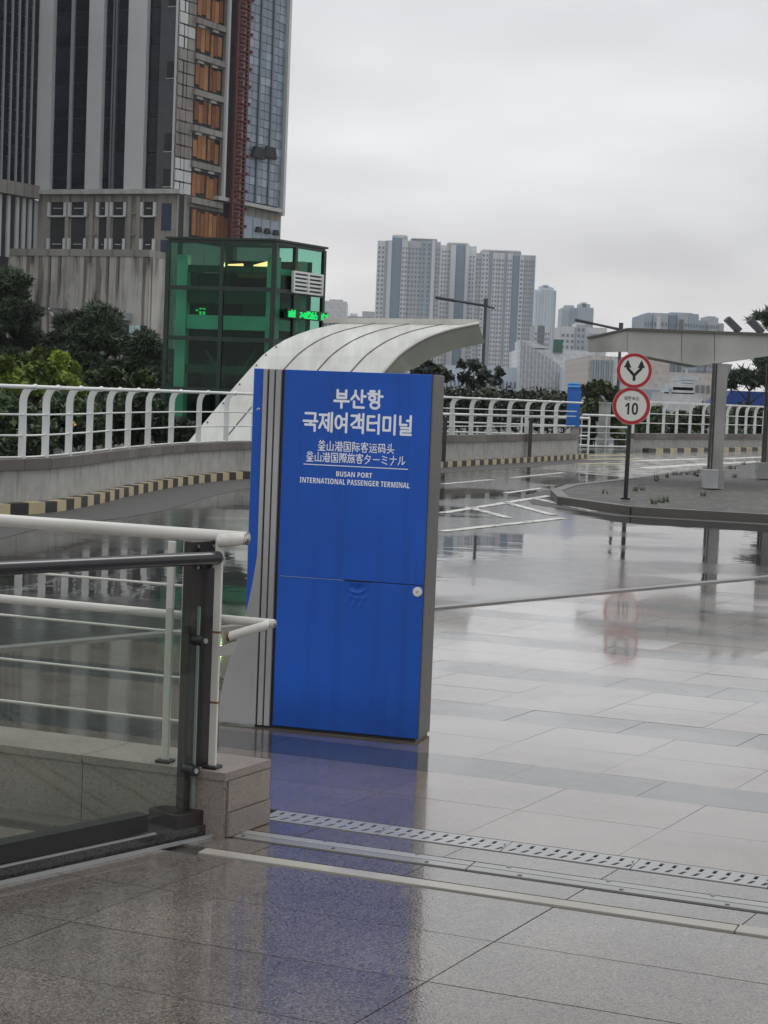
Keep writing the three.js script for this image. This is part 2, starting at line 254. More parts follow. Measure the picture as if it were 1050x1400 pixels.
// ---------------------------------------------------------------- blue information pylon
{
  const bl = G(372, 996), br = G(570, 1015), dir = br.clone().sub(bl).setY(0).normalize(), f = facade(bl, dir);
  const w = br.clone().sub(bl).length(), H = f.y(389, 505), yB = 0.012, seam = f.y(480, 794);
  const t = thing('information_pylon', 'tall blue information pylon with white multilingual lettering on the plaza', 'sign pylon', f.P(w / 2, 0, -0.13), -Math.atan2(dir.z, dir.x));
  const part = (name, mat, fill) => { const mb = new MB(); fill(mb); return mb.build(name, mat, t); };
  const rb = (mb, s0, s1, y0, y1, d0, d1, r = 0.003) => mb.basis(f.P((s0 + s1) / 2, (y0 + y1) / 2, (d0 + d1) / 2), dir, UP, f.n, new RoundedBoxGeometry(s1 - s0, y1 - y0, d1 - d0, 2, r));
  const xs = -0.112, xl = f.s(347, 502);
  part('casing', M.signGrey, (m) => rb(m, xs, w, yB, H, -0.25, -0.014, 0.004));
  part('edge_trim', std(0.05, 0.048, 0.046, 0.5), (m) => rb(m, w - 0.001, w + 0.004, yB, H, -0.03, -0.005, 0.001));
  part('upper_panel', M.signBlue, (m) => rb(m, 0, w, seam + 0.002, H, -0.014, 0, 0.003));
  const door = part('lower_door', M.signBlue, (m) => rb(m, 0, w, yB + 0.004, seam - 0.002, -0.014, -0.0005, 0.003));
  part('side_panel', M.signBlue, (m) => rb(m, xl, xs, yB + 0.3, H, -0.2, -0.004, 0.004));
  // three silver mouldings with dark grooves between them
  part('groove', M.blackMetal, (m) => f.box(m, xs, -0.001, yB, H - 0.002, -0.02, -0.009));
  for (const [a, b] of [[-0.112, -0.09], [-0.08, -0.053], [-0.045, -0.017]]) part('moulding', M.signSilver, (m) => rb(m, a, b, yB, H, -0.012, 0.006, 0.003));
  // flared silver fin
  const edge = [[361, 690], [358, 716], [353, 752], [345, 800], [335, 845], [324, 875], [314, 901], [307, 925], [302, 949], [300, 970], [300, 985]].map(([x, y]) => [f.s(x, y), f.y(x, y)]);
  edge.at(-1)[1] = yB; edge[0][0] = -0.113;
  part('flared_fin', M.signSilver, (m) => { const p = [...edge, [-0.1125, yB]].map(([s, y]) => f.P(s, y, 0.003)); m.prism(p, f.n.clone().multiplyScalar(-0.05)); });
  part('plinth_shoe', M.blackMetal, (m) => f.box(m, -0.1, w - 0.01, 0, yB, -0.24, -0.012));
  // buckled bulge under the seam, screws and lock
  const bx = f.s(488, 797);
  part('buckled_edge', M.signBlue, (m) => {            // crumpled lip of the door skin under the seam
    const g = new THREE.PlaneGeometry(0.2, 0.13, 48, 32), p = g.attributes.position;
    for (let k = 0; k < p.count; k++) { const x = p.getX(k), y = 0.065 - p.getY(k), e = Math.exp(-((x / 0.055) ** 2)), rad = Math.hypot(x * 0.8, y - 0.005); p.setZ(k, 0.0004 + e * (0.011 * Math.exp(-((y / 0.022) ** 2)) + 0.006 * Math.exp(-(((rad - 0.05) / 0.009) ** 2)) + 0.003 * Math.exp(-(((rad - 0.075 - 0.1 * x) / 0.008) ** 2))) * smoothstep(0.13 - y, 0, 0.03) + 0.0012 * e * Math.sin(x * 160 + y * 90)); }
    g.computeVertexNormals(); m.basis(f.P(bx, seam - 0.068, 0), dir, UP, f.n, g);
  });
  part('open_gap', M.blackMetal, (m) => f.box(m, bx - 0.06, bx + 0.075, seam - 0.003, seam + 0.0045, -0.004, 0.0012));
  part('seam_edge', std(0.2, 0.3, 0.6, 0.4), (m) => f.box(m, 0.01, bx - 0.07, seam - 0.0016, seam + 0.0016, -0.003, 0.0015));
  for (const [x, y] of [[0.02, H - 0.03], [w - 0.02, H - 0.03], [0.02, seam + 0.016], [w - 0.02, seam + 0.016], [0.02, seam - 0.2], [w - 0.02, seam - 0.35], [0.02, yB + 0.04], [w - 0.02, yB + 0.16], [w * 0.5, yB + 0.02], [w * 0.32, seam + 0.012]]) part('screw', M.signBlue, (m) => m.tube(f.P(x, y, -0.003), f.P(x, y, 0.002), 0.006, 10));
  const lx = f.s(571, 809), ly = f.y(571, 809);
  const lock = part('lock', std(0.75, 0.73, 0.68, 0.3), (m) => m.tube(f.P(lx, ly, -0.002), f.P(lx, ly, 0.006), 0.0235, 24).tube(f.P(lx, ly, 0.004), f.P(lx, ly, 0.009), 0.016, 24));
  new MB().bar(f.P(lx - 0.004, ly - 0.004, 0.01), f.P(lx + 0.004, ly + 0.004, 0.01), 0.004, 0.003, f.n).build('keyhole', M.rust, lock);
  part('scuff_mark', M.print, (m) => m.basis(f.P(f.s(353, 560), f.y(353, 560), -0.003), dir, UP, f.n, new THREE.TorusGeometry(0.007, 0.002, 4, 10, 3.6)));

  // lettering, drawn stroke by stroke
  const cir = (x, y, rx, ry) => Array.from({ length: 17 }, (_, i) => [x + rx * Math.cos((i / 8) * Math.PI), y + ry * Math.sin((i / 8) * Math.PI)]).flat();
  const bx4 = (x, y, X, Y) => [x, y, X, y, X, Y, x, Y, x, y];
  const A = {
    bu: [[22, 6, 22, 46], [78, 6, 78, 46], [22, 26, 78, 26], [22, 46, 78, 46], [3, 64, 97, 64], [50, 64, 50, 99]],
    san: [[32, 6, 30, 26, 6, 52], [32, 26, 54, 50], [74, 3, 74, 66], [74, 34, 98, 34], [24, 64, 24, 94, 88, 94]],
    hang: [[20, 5, 46, 5], [6, 19, 60, 19], cir(33, 41, 19, 13), [76, 2, 76, 60], [76, 31, 99, 31], cir(52, 79, 28, 17)],
    guk: [[14, 9, 82, 9, 80, 40], [3, 49, 97, 49], [50, 49, 50, 68], [14, 68, 80, 68, 80, 99]],
    je: [[4, 14, 50, 14], [28, 14, 24, 46, 3, 82], [26, 46, 50, 80], [48, 42, 66, 42], [66, 6, 66, 94], [88, 2, 88, 99]],
    yeo: [cir(27, 48, 21, 32), [80, 2, 80, 99], [52, 32, 80, 32], [52, 62, 80, 62]],
    gaek: [[6, 12, 44, 12, 40, 36, 6, 60], [58, 4, 58, 62], [86, 2, 86, 64], [58, 32, 86, 32], [20, 72, 86, 72, 86, 99]],
    teo: [[52, 12, 10, 12, 10, 82, 56, 82], [10, 46, 48, 46], [84, 2, 84, 99], [60, 44, 84, 44]],
    mi: [bx4(9, 14, 52, 80), [84, 2, 84, 99]],
    neol: [[12, 6, 12, 48, 54, 48], [82, 2, 82, 56], [58, 26, 82, 26], [20, 64, 82, 64, 82, 80, 20, 80, 20, 97, 86, 97]],
    han: [[18, 5, 44, 5], [4, 20, 58, 20], cir(31, 40, 18, 12), [76, 2, 76, 66], [76, 32, 99, 32], [24, 64, 24, 94, 88, 94]],
    sok: [[50, 4, 46, 18, 12, 38], [52, 16, 86, 38], [50, 36, 50, 54], [3, 55, 97, 55], [16, 70, 82, 70, 82, 99]],
    do: [[84, 12, 18, 12, 18, 52, 86, 52], [50, 52, 50, 84], [3, 85, 97, 85]],
    fu: [[36, 3, 16, 24], [64, 3, 86, 24], [66, 14, 8, 52], [34, 14, 94, 52], [30, 54, 72, 54], [14, 69, 86, 69], [50, 54, 50, 95], [30, 76, 36, 88], [70, 76, 64, 88], [6, 96, 94, 96]],
    shan: [[50, 6, 50, 88], [12, 36, 12, 90, 88, 90], [88, 36, 88, 94]],
    gang: [[8, 10, 20, 22], [4, 38, 16, 48], [6, 94, 24, 62], [32, 20, 96, 20], [48, 4, 48, 42], [78, 4, 78, 42], [28, 42, 98, 42], [46, 44, 28, 66], [80, 44, 98, 62], [42, 62, 80, 62, 80, 78, 42, 78], [42, 62, 42, 94, 88, 94, 88, 82]],
    guo: [bx4(10, 8, 90, 94), [28, 28, 72, 28], [32, 50, 68, 50], [26, 76, 74, 76], [50, 28, 50, 76], [60, 60, 68, 68]],
    ji: [[10, 8, 10, 96], [10, 8, 34, 8, 24, 36, 36, 52, 26, 66, 16, 64], [50, 18, 88, 18], [42, 42, 98, 42], [70, 42, 70, 92, 60, 88], [54, 58, 42, 80], [84, 58, 98, 78]],
    sai: [[10, 8, 10, 96], [10, 8, 34, 8, 24, 36, 36, 52, 26, 66, 16, 64], [56, 6, 40, 34], [52, 16, 66, 16, 44, 44], [70, 10, 94, 10, 80, 30, 98, 46], [52, 46, 88, 46], [42, 60, 98, 60], [70, 60, 70, 94], [54, 72, 44, 88], [84, 72, 96, 88]],
    ke: [[50, 2, 50, 12], [10, 30, 10, 14, 90, 14, 90, 30], [44, 22, 18, 48], [36, 32, 72, 32, 10, 66], [36, 38, 92, 66], bx4(30, 66, 72, 94)],
    yun: [[10, 12, 20, 22], [4, 44, 22, 44, 22, 78, 6, 92], [22, 80, 40, 92, 98, 92], [44, 18, 90, 18], [36, 40, 98, 40], [62, 40, 44, 72, 86, 68], [78, 54, 92, 76]],
    ma: [[6, 14, 42, 14], [24, 14, 6, 58], bx4(14, 46, 36, 86), [50, 12, 84, 12, 80, 54], [58, 12, 54, 54, 94, 54, 88, 92, 74, 88], [46, 74, 78, 74]],
    tou: [[28, 12, 40, 22], [18, 34, 32, 44], [58, 4, 56, 60, 40, 80, 12, 96], [6, 60, 96, 60], [62, 72, 90, 94]],
    lu: [[22, 4, 26, 16], [4, 22, 46, 22], [20, 22, 16, 60, 4, 94], [18, 46, 40, 46, 36, 90, 26, 86], [60, 4, 48, 30], [56, 20, 98, 20], [88, 34, 54, 46], [60, 44, 60, 92, 70, 84], [72, 42, 80, 70, 98, 92], [94, 54, 80, 66]],
    ta: [[42, 6, 10, 54], [38, 22, 82, 22, 66, 66, 18, 96], [34, 42, 68, 66]], dash: [[10, 50, 90, 50]], mii: [[20, 14, 78, 28], [22, 42, 74, 54], [16, 70, 82, 90]], na: [[8, 36, 94, 36], [54, 6, 52, 60, 22, 96]], ru: [[30, 14, 28, 60, 8, 90], [60, 8, 60, 88, 94, 58]],
  };
  M.glyphs = A;
  const X0 = 0.0, X1 = w, Y1 = f.y(480, 520), Y0 = f.y(480, 690), K = 2048 / (X1 - X0), cw = 2048, ch = Math.round((Y1 - Y0) * K);
  const cv = document.createElement('canvas'); cv.width = cw; cv.height = ch;
  const c = cv.getContext('2d'); c.fillStyle = '#000'; c.fillRect(0, 0, cw, ch); c.strokeStyle = c.fillStyle = '#fff'; c.lineCap = 'round'; c.lineJoin = 'round';
  const cx = (px, py) => (f.s(px, py) - X0) * K, cy = (px, py) => (Y1 - f.y(px, py)) * K;
  M.strokes = (c2, glyphs, x, y, gw, gh, adv, lw) => { c2.lineWidth = lw; glyphs.forEach((g, i) => { for (const s of A[g]) { c2.beginPath(); for (let k = 0; k < s.length; k += 2) c2.lineTo(x + i * adv + (s[k] / 100) * gw, y + (s[k + 1] / 100) * gh); c2.stroke(); } }); };
  const line = (g, pxA, pxB, pyTop, pyBot, ref, lw) => { const x0 = cx(pxA, ref), x1 = cx(pxB, ref), y0 = cy((pxA + pxB) / 2, pyTop), y1 = cy((pxA + pxB) / 2, pyBot), adv = (x1 - x0) / g.length; M.strokes(c, g, x0 + adv * 0.04, y0, adv * 0.92, y1 - y0, adv, lw); };
  line(['bu', 'san', 'hang'], 456, 524, 533, 558.5, 545, 34);
  line(['guk', 'je', 'yeo', 'gaek', 'teo', 'mi', 'neol'], 414, 566, 565.5, 592, 578, 33);
  line(['fu', 'shan', 'gang', 'guo', 'ji', 'ke', 'yun', 'ma', 'tou'], 434, 540, 604, 618.5, 611, 12);
  line(['fu', 'shan', 'gang', 'guo', 'sai', 'lu', 'ke', 'ta', 'dash', 'mii', 'na', 'ru'], 418, 555, 620, 634, 627, 12);
  c.fillRect(cx(415, 638), cy(486, 637.4), cx(558, 643) - cx(415, 638), 11);
  const text = (s, pxA, pxB, pyTop, pyBot) => { const h = cy(486, pyBot) - cy(486, pyTop); c.font = 'bold ' + Math.round(h * 1.38) + 'px sans-serif'; const tw = c.measureText(s).width, x0 = cx(pxA, 650), x1 = cx(pxB, 650); c.save(); c.translate(x0, cy(486, pyBot)); c.scale((x1 - x0) / tw, 1); c.fillText(s, 0, 0); c.restore(); };
  text('BUSAN PORT', 459, 509, 645.5, 652.5);
  text('INTERNATIONAL PASSENGER TERMINAL', 410, 561, 656, 663.5);
  const tex = new THREE.CanvasTexture(cv);
  const pg = new THREE.PlaneGeometry(X1 - X0 - 0.006, Y1 - Y0);
  for (let i = 0; i < 4; i++) pg.attributes.uv.setX(i, lerp(0.003 / w, 1 - 0.003 / w, pg.attributes.uv.getX(i)));
  pg.applyMatrix4(new THREE.Matrix4().makeBasis(dir, UP, f.n).setPosition(f.P((X0 + X1) / 2, (Y0 + Y1) / 2, 0.0015)));
  place(pg, 'lettering', new THREE.MeshStandardMaterial({ color: new THREE.Color().setRGB(0.85, 0.88, 0.95), roughness: 0.5, alphaMap: tex, transparent: true }), t);
}

// ---------------------------------------------------------------- stone plinth, white railing, glass balustrade
const plA = G(305, 1147), plB = G(365, 1125), plV = plB.clone().sub(plA), plH = D(311, 1057, -plA.z).y, plU = V3(U.x, 0, U.z);
{
  const t = thing('stone_plinth', 'low granite plinth wall ending in a square block beside the pylon', 'plinth wall', plA.clone());
  const top = 0.03, L = 3.6;
  const seg = (u0, u1, name, mat) => { const a = plA.clone().addScaledVector(plU, u0), b = plA.clone().addScaledVector(plU, u1); new MB().prism([a, b, b.clone().add(plV), a.clone().add(plV)].map((p) => p.setY(0)), V3(0, plH - top - 0.002, 0)).build(name, mat, t); };
  const cap = (u0, u1) => { const a = plA.clone().addScaledVector(plU, u0), b = plA.clone().addScaledVector(plU, u1), o = plV.clone().multiplyScalar(0.02), e = plU.clone().multiplyScalar(0.006); new MB().prism([a.clone().sub(o), b.clone().sub(o).add(u1 > -0.1 ? e : V3(0, 0, 0)), b.clone().add(plV).add(o).add(u1 > -0.1 ? e : V3(0, 0, 0)), a.clone().add(plV).add(o)].map((p) => p.setY(plH - top)), V3(0, top, 0)).build('cap_stone', M.plinth, t); };
  const cuts = [-L, -2.6, -1.6, -0.62, 0];
  for (let i = 0; i + 1 < cuts.length; i++) { seg(cuts[i] + 0.002, cuts[i + 1] - 0.002, 'facing_stone', M.plinth); cap(cuts[i] + 0.002, cuts[i + 1] - 0.002); }
  // end face is two stacked stones with a skirting piece, as thin proud slabs
  const nU = plU.clone(), q = (a, y0, y1, d) => { const p = plA.clone().addScaledVector(plV, a[0]), r = plA.clone().addScaledVector(plV, a[1]); return [p.clone().setY(y0), r.clone().setY(y0), r.clone().setY(y1), p.clone().setY(y1)]; };
  new MB().prism(q([0.06, 1], 0.1, plH - top - 0.006), nU.clone().multiplyScalar(0.006)).build('end_stone', M.plinth, t);
  new MB().prism(q([0.06, 1], 0.004, 0.094), nU.clone().multiplyScalar(0.012)).build('end_stone', M.plinth, t);
  for (const [a, y] of [[0.03, plH - 0.06], [0.03, 0.05]]) { const p = plA.clone().addScaledVector(plV, a).setY(y); new MB().tube(p, p.clone().addScaledVector(nU, 0.004), 0.006, 8).build('bolt', M.bolt, t); }

  const base = G(290, 1050, plH), f = facade(base, plU), R = thing('white_tube_railing', 'white tube railing with rusty welded joints on the granite plinth', 'railing', base.clone());
  const P = (px, py, d = 0) => { const h = f.hit(px, py); return h.addScaledVector(f.n, d); };
  const back = -0.055;                                 // the rails run behind the posts and turn back at the end
  const b1 = plU.clone(), along = (p, s) => p.clone().addScaledVector(b1, s);
  const yT = f.y(160, 725), rT = 0.0255, yL = f.y(120, 832), rL = 0.017;
  const sE = f.s(328, 739), sL = f.s(362, 858);
  const railRun = (y, r, sEnd, sBack, n, drop = 0, fwd = 0) => { const k = 0.028; const pts = [f.P(-3.4, y, back), f.P(-1.5, y, back), f.P(sEnd - 0.05, y, back), f.P(sEnd - 0.012, y, back + 0.006), f.P(sEnd, y - drop * 0.1, back + k), f.P(sEnd - 0.012, y - drop * 0.2, back + 2 * k - 0.006), f.P(lerp(sEnd, sBack, 0.45), y - drop * 0.5, back + 2 * k + fwd * 0.4), f.P(sBack, y - drop, back + 2 * k + fwd)]; return new MB().path(pts, r, 160, 14, 0.3); };
  railRun(yT, rT, sE - rT + 0.01, 0.0, 1, 0.012).build('top_rail', M.whitePaint, R);
  railRun(yL, rL, sL - rL + 0.01, f.s(322, 868), 1, yL - f.y(322, 868), 0.06).build('hand_rail', M.whitePaint, R);
  const endCut = f.P(f.s(322, 868), f.y(322, 868), 0.06); new MB().tube(endCut.clone().addScaledVector(b1, -0.002), endCut.clone().addScaledVector(b1, 0.006), rL + 0.0012, 14).build('rusty_cut_end', M.rust, R);
  const post = (s, rust) => {
    const p = new MB().bar(f.P(s, plH, 0), f.P(s, yT - (rust ? 0 : rT), 0), 0.03, 0.016, f.n, 0.003).build('post', M.whitePaint, R);
    new MB().box(0, 0, 0, 0.001, 0.001, 0.001);
    new MB().basis(f.P(s, plH + 0.006, 0), plU, UP, f.n, new RoundedBoxGeometry(0.06, 0.012, 0.06, 1, 0.003)).build('foot_plate', M.blackMetal, p);
    for (const h of rust ? [0.25, 0.52, 0.8] : []) new MB().bar(f.P(s, plH + h, 0), f.P(s, plH + h + 0.008, 0), 0.0305, 0.0175, f.n).build('rust_patch', M.rust, p);
    return p;
  };
  post(0, true); const p2 = f.s(226, 1038); post(p2); post(p2 - 1.2); post(p2 - 2.4);
  new MB().bar(f.P(p2 + 0.035, plH + 0.3, back), f.P(p2 + 0.035, yT, back), 0.026, 0.012, f.n, 0.003).build('hanger', M.whitePaint, R);
  // bracket under the hand rail
  new MB().prism([f.P(0.006, f.y(300, 885), 0.006), f.P(0.006, f.y(300, 897), 0.006), f.P(f.s(314, 895), f.y(314, 896), 0.006), f.P(f.s(328, 872), f.y(328, 876), 0.006), f.P(f.s(318, 878), f.y(318, 878), 0.006)], f.n.clone().multiplyScalar(-0.012)).build('bracket', M.whitePaint, R);
  for (const y of [f.y(100, 788), f.y(100, 850), f.y(100, 911), f.y(100, 969)]) new MB().tube(f.P(-3.4, y, 0), f.P(f.s(255, 900), y, 0), 0.0055, 8).build('rod', M.whitePaint, R);
}
{
  const base = G(254, 1142), W = V3(2075, 0, -2400).normalize(), f = facade(base, W);      // f.n faces the camera
  const t = thing('glass_balustrade', 'dark steel post with clear glass panel and black tube handrail', 'balustrade', base.clone());
  const s0 = -2.6, yG0 = f.y(100, 1140.5), yG1 = 0.5 * (f.y(0, 842) + f.y(276, 828)), sG = f.s(262, 960);
  const slope = (px, py) => [f.s(px, py), f.y(px, py)];
  const H = f.y(280, 740);
  new MB().basis(f.P(0.055, H / 2 + 0.01, -0.03), W, UP, f.n, new RoundedBoxGeometry(0.13, H - 0.02, 0.045, 2, 0.004)).build('post', M.darkMetal, t);
  new MB().basis(f.P(0.03, 0.05, -0.03), W, UP, f.n, new RoundedBoxGeometry(0.25, 0.1, 0.16, 2, 0.004)).build('base_shoe', M.darkMetal, t);
  const hy = f.y(265, 762), q0 = f.P(0.06, hy, 0.055);
  const hr = new MB().path([f.P(s0, f.y(0, 768), 0.055), f.P(-1, f.y(0, 768) + (hy - f.y(0, 768)) * 0.6, 0.055), q0], 0.025, 40, 20).build('hand_rail', M.handrail, t);
  const fl = new MB().tube(f.P(0.06, hy, -0.008), f.P(0.06, hy, 0.004), 0.048, 28).tube(f.P(0.06, hy, 0), f.P(0.06, hy, 0.055), 0.02, 16).add(new THREE.SphereGeometry(0.026, 16, 12), new THREE.Matrix4().setPosition(q0)).build('flange', M.handrail, t);
  for (let k = 0; k < 4; k++) { const a = Math.PI / 4 + (k * Math.PI) / 2, p = f.P(0.06 + 0.056 * Math.cos(a), hy + 0.056 * Math.sin(a), -0.008); new MB().tube(p, p.clone().addScaledVector(f.n, 0.007), 0.007, 8).build('bolt', M.bolt, fl); }
  const gy = (s, a, b) => a + (b - a) * (s / s0);
  const [sa, ya] = slope(0, 842), [sb, yb] = slope(277, 828), [sc, yc] = slope(250, 1105), [sd, yd] = slope(0, 1163);
  const ext = (s, p, q, y0, y1) => y0 + ((s - p) / (q - p)) * (y1 - y0), gE = sG + 0.0;
  const pane = [f.P(s0, ext(s0, sa, sb, ya, yb), 0.028), f.P(gE, ext(gE, sa, sb, ya, yb), 0.028), f.P(gE, ext(gE, sd, sc, yd, yc), 0.028), f.P(s0, ext(s0, sd, sc, yd, yc), 0.028)];
  const g = new MB().prism(pane, f.n.clone().multiplyScalar(-0.012)).build('glass_panel', M.glass, t);
  new MB().bar(f.P(gE + 0.0025, ext(gE, sa, sb, ya, yb), 0.022), f.P(gE + 0.0025, ext(gE, sd, sc, yd, yc), 0.022), 0.013, 0.004, W).build('polished_edge', std(0.2, 0.24, 0.23, 0.25), g);
  for (const [px, py] of [[268, 874], [255, 1051]]) { const [s, y] = slope(px, py); new MB().tube(f.P(s, y, -0.008), f.P(s, y, 0.05), 0.022, 20).build('clamp', M.blackMetal, t); new MB().tube(f.P(s, y, 0.05), f.P(s, y, 0.056), 0.01, 12).build('clamp_cap', M.steelWet, t); }
  // dark bottom channel and its stone kerb
  const [cs] = slope(192, 1119);
  new MB().prism([[s0, 0.055], [cs, 0.06], [cs, 0.125], [s0, 0.12]].map(([s, y]) => f.P(s, y, 0.045)), f.n.clone().multiplyScalar(-0.07)).build('bottom_channel', M.blackMetal, t);
  new MB().bar(f.P(s0, 0.05, 0.05), f.P(cs + 0.03, 0.05, 0.05), 0.012, 0.006).build('channel_lip', M.steelWet, t);
  const k = thing('balustrade_kerb', 'polished dark stone kerb under the glass panel, wet on top', 'kerb', f.P(-0.6, 0, 0));
  new MB().prism([[s0, 0], [0.05, 0], [0.05, 0.046], [s0, 0.046]].map(([s, y]) => f.P(s, y, 0.06)), f.n.clone().multiplyScalar(-0.16)).build('kerb_stone', M.darkStone, k);
  new MB().bar(f.P(s0, 0.006, 0.085), f.P(0.06, 0.006, 0.085), 0.012, 0.012).build('metal_edging', M.steelWet, k);
}

// ---------------------------------------------------------------- kerbs, parapet walls and their railings
function arcPoints(curve, t0, t1, step) { const L = curve.getLength(), n = Math.max(1, Math.round(((t1 - t0) * L) / step)); return Array.from({ length: n + 1 }, (_, i) => curve.getPointAt(t0 + ((t1 - t0) * i) / n)); }
const normalOf = (a, b) => { const d = b.clone().sub(a).setY(0).normalize(); return V3(d.z, 0, -d.x); };     // to the left of travel: away from the road
function block(name, mat, parent, a, b, off0, off1, y0, y1, na, nb, gap = 0) {
  const d = b.clone().sub(a).setY(0).normalize().multiplyScalar(gap), A = a.clone().add(d), Bq = b.clone().sub(d), at = (p, n, o, y) => p.clone().addScaledVector(n, o).setY(y);
  return new MB().prism([at(A, na, off0, y0), at(Bq, nb, off0, y0), at(Bq, nb, off1, y0), at(A, na, off1, y0)], V3(0, y1 - y0, 0)).build(name, mat, parent);
}
function chain(pts, fn) { const ns = pts.map((p, i) => normalOf(pts[Math.max(0, i - 1)], pts[Math.min(pts.length - 1, i + 1)])); for (let i = 0; i + 1 < pts.length; i++) fn(pts[i], pts[i + 1], ns[i], ns[i + 1], i); return ns; }
const tOf = (px) => { let best = 0, bd = 1e9; for (let i = 0; i <= 1500; i++) { const p = kerbCurve.getPointAt(i / 1500).clone().project(camera), x = (p.x * 0.5 + 0.5) * 1050; if (Math.abs(x - px) < bd) { bd = Math.abs(x - px); best = i / 1500; } } return best; };
camera.aspect = 0.75; camera.updateProjectionMatrix();
const KH = 0.15, WT = 0.56, CT = 0.7;
{
  const kerb = struct(thing('striped_kerb', 'black and yellow painted kerb stones along the curving road edge', 'kerb', kerbCurve.getPointAt(tOf(0))));
  const r = rng(41), tA = tOf(-160), tB = tOf(806);
  chain(arcPoints(kerbCurve, tA, tB, 0.32), (a, b, na, nb, i) => { const dy = (r() - 0.5) * 0.008; block('kerb_stone', i % 2 ? M.kerbYellow : M.kerbBlack, kerb, a, b, 0, 0.17, -0.05, KH + dy, na, nb, 0.004); });

  const gut = struct(new THREE.Group()); gut.name = numbered('gutter'); scene.add(gut);
  M.gutter = std(1, 1, 1, 0.62, { map: dataTex(512, (u, v, i, j) => { const L = 0.028 + 0.03 * fbm(u, v, 8, 5, 701) + 0.015 * hash(i, j, 7); return [S(L * 1.05), S(L), S(L * 0.95)]; }, true, 2.2), bumpMap: fineBump, bumpScale: 0.004 });
  chain(arcPoints(kerbCurve, tA, tB, 1.5), (a, b, na, nb) => block('gutter_strip', M.gutter, gut, a, b, -1.1, -0.002, -0.02, 0.0085, na, nb));
  // one wall and railing builder for the left curve and the middle stretch
  function parapet(name, label, pts, wt, ct, stone, group) {
    const t = thing(name, label, 'wall', pts[0].clone());
    chain(pts, (a, b, na, nb, i) => { if (i % stone.every === 0) { const j = Math.min(pts.length - 1, i + stone.every); } block('wall_panel', M.concrete, t, a, b, 0.2, 0.42, -0.3, wt, na, nb, i % 3 ? 0 : 0.003); });
    const rr = rng(7); chain(pts, (a, b, na, nb) => block('coping_stone', M.coping[Math.floor(rr() * 3)], t, a, b, 0.165, 0.46, wt + 0.002, ct + (rr() - 0.5) * 0.006, na, nb, 0.005));
    return t;
  }
  function fence(label, pts, posts, H, yMid, lean, bw, group) {
    const t = thing('white_railing', label, 'railing', pts[0].clone().setY(CT)), ns = normalOf, off = 0.31;
    const top = [], base = []; chain(pts, (a, b, na, nb, i) => { if (!i) base.push(a.clone().addScaledVector(na, off)); base.push(b.clone().addScaledVector(nb, off)); });
    const lift = (y) => base.map((p) => p.clone().setY(y));
    const shift = lift(H).map((p) => p.clone().add(lean));
    new MB().path(shift, 0.027, base.length * 4, 8).build('top_rail', M.railWhite, t);
    for (const [y, q] of yMid) { const l = lift(y).map((p) => p.addScaledVector(lean, q)); new MB().path(l, 0.013, base.length * 4, 6).build('mid_rail', M.railWhite, t); }
    new MB().path(lift(CT + 0.02).map((p) => p), 0.012, base.length * 4, 6).build('bottom_rail', M.railWhite, t);
    for (const [p, n] of posts) {                       // flat bar rising straight, then bowing over to the top rail
      const b = p.clone().addScaledVector(n, off), prof = []; const hh = H - CT;
      for (const [q, y] of [[0, 0], [0, 0.3], [0, 0.6], [0, 0.78], [0.06, 0.86], [0.22, 0.93], [0.55, 0.98], [1, 1]]) prof.push(b.clone().setY(CT + y * hh).addScaledVector(lean, q));
      const across = V3(1, 0, 0), w = bw, m = new MB(), dep = V3(0, 0, -0.03);
      const outer = [], inner = []; prof.forEach((q, i) => { const a = prof[Math.max(0, i - 1)], c = prof[Math.min(prof.length - 1, i + 1)], d = c.clone().sub(a).normalize(), nn = V3(-d.y, d.x, 0).normalize(), k = w * (i > 5 ? 0.34 : 0.5); outer.push(q.clone().addScaledVector(nn, k)); inner.push(q.clone().addScaledVector(nn, -k)); });
      m.prism([...outer, ...inner.reverse()].map((q) => q.setZ(b.z)), dep);
      const pm = m.build('post', M.railWhite, t);
      new MB().add(new THREE.SphereGeometry(0.042, 10, 8), new THREE.Matrix4().setPosition(b.clone().setY(H).add(lean))).build('rail_joint', M.railWhite, pm);
    }
    return t;
  }
  const postAt = (px) => { const t = tOf(px), a = kerbCurve.getPointAt(Math.max(0, t - 0.002)), b = kerbCurve.getPointAt(Math.min(1, t + 0.002)); return [kerbCurve.getPointAt(t), normalOf(a, b)]; };
  const left = arcPoints(kerbCurve, tA, tOf(560), 0.72);
  parapet('parapet_wall', 'low grey concrete wall with stone coping on the left bend', left, WT, CT, { every: 1 });
  fence('white railing with bowed posts along the left bend', arcPoints(kerbCurve, tA, tOf(560), 0.9), [-140, -75, -25, 4, 53, 90, 121, 148, 173, 198, 224, 255, 291, 327, 363, 400, 436, 472, 508, 544].map(postAt), 1.63, [[1.27, 0.1], [1.0, 0]], V3(0.16, 0, 0.03), 0.095);
  const mid = arcPoints(kerbCurve, tOf(596), tOf(797), 0.8);
  parapet('parapet_wall', 'pale concrete wall with brown coping right of the pylon', mid, 0.6, 0.78, { every: 1 });
  fence('white railing with bowed posts right of the pylon', mid, [608, 631, 657, 683, 708, 732, 753, 771].map(postAt), 1.72, [[1.45, 0.2], [1.3, 0.1], [1.0, 0]], V3(0.2, 0, 0.03), 0.12);
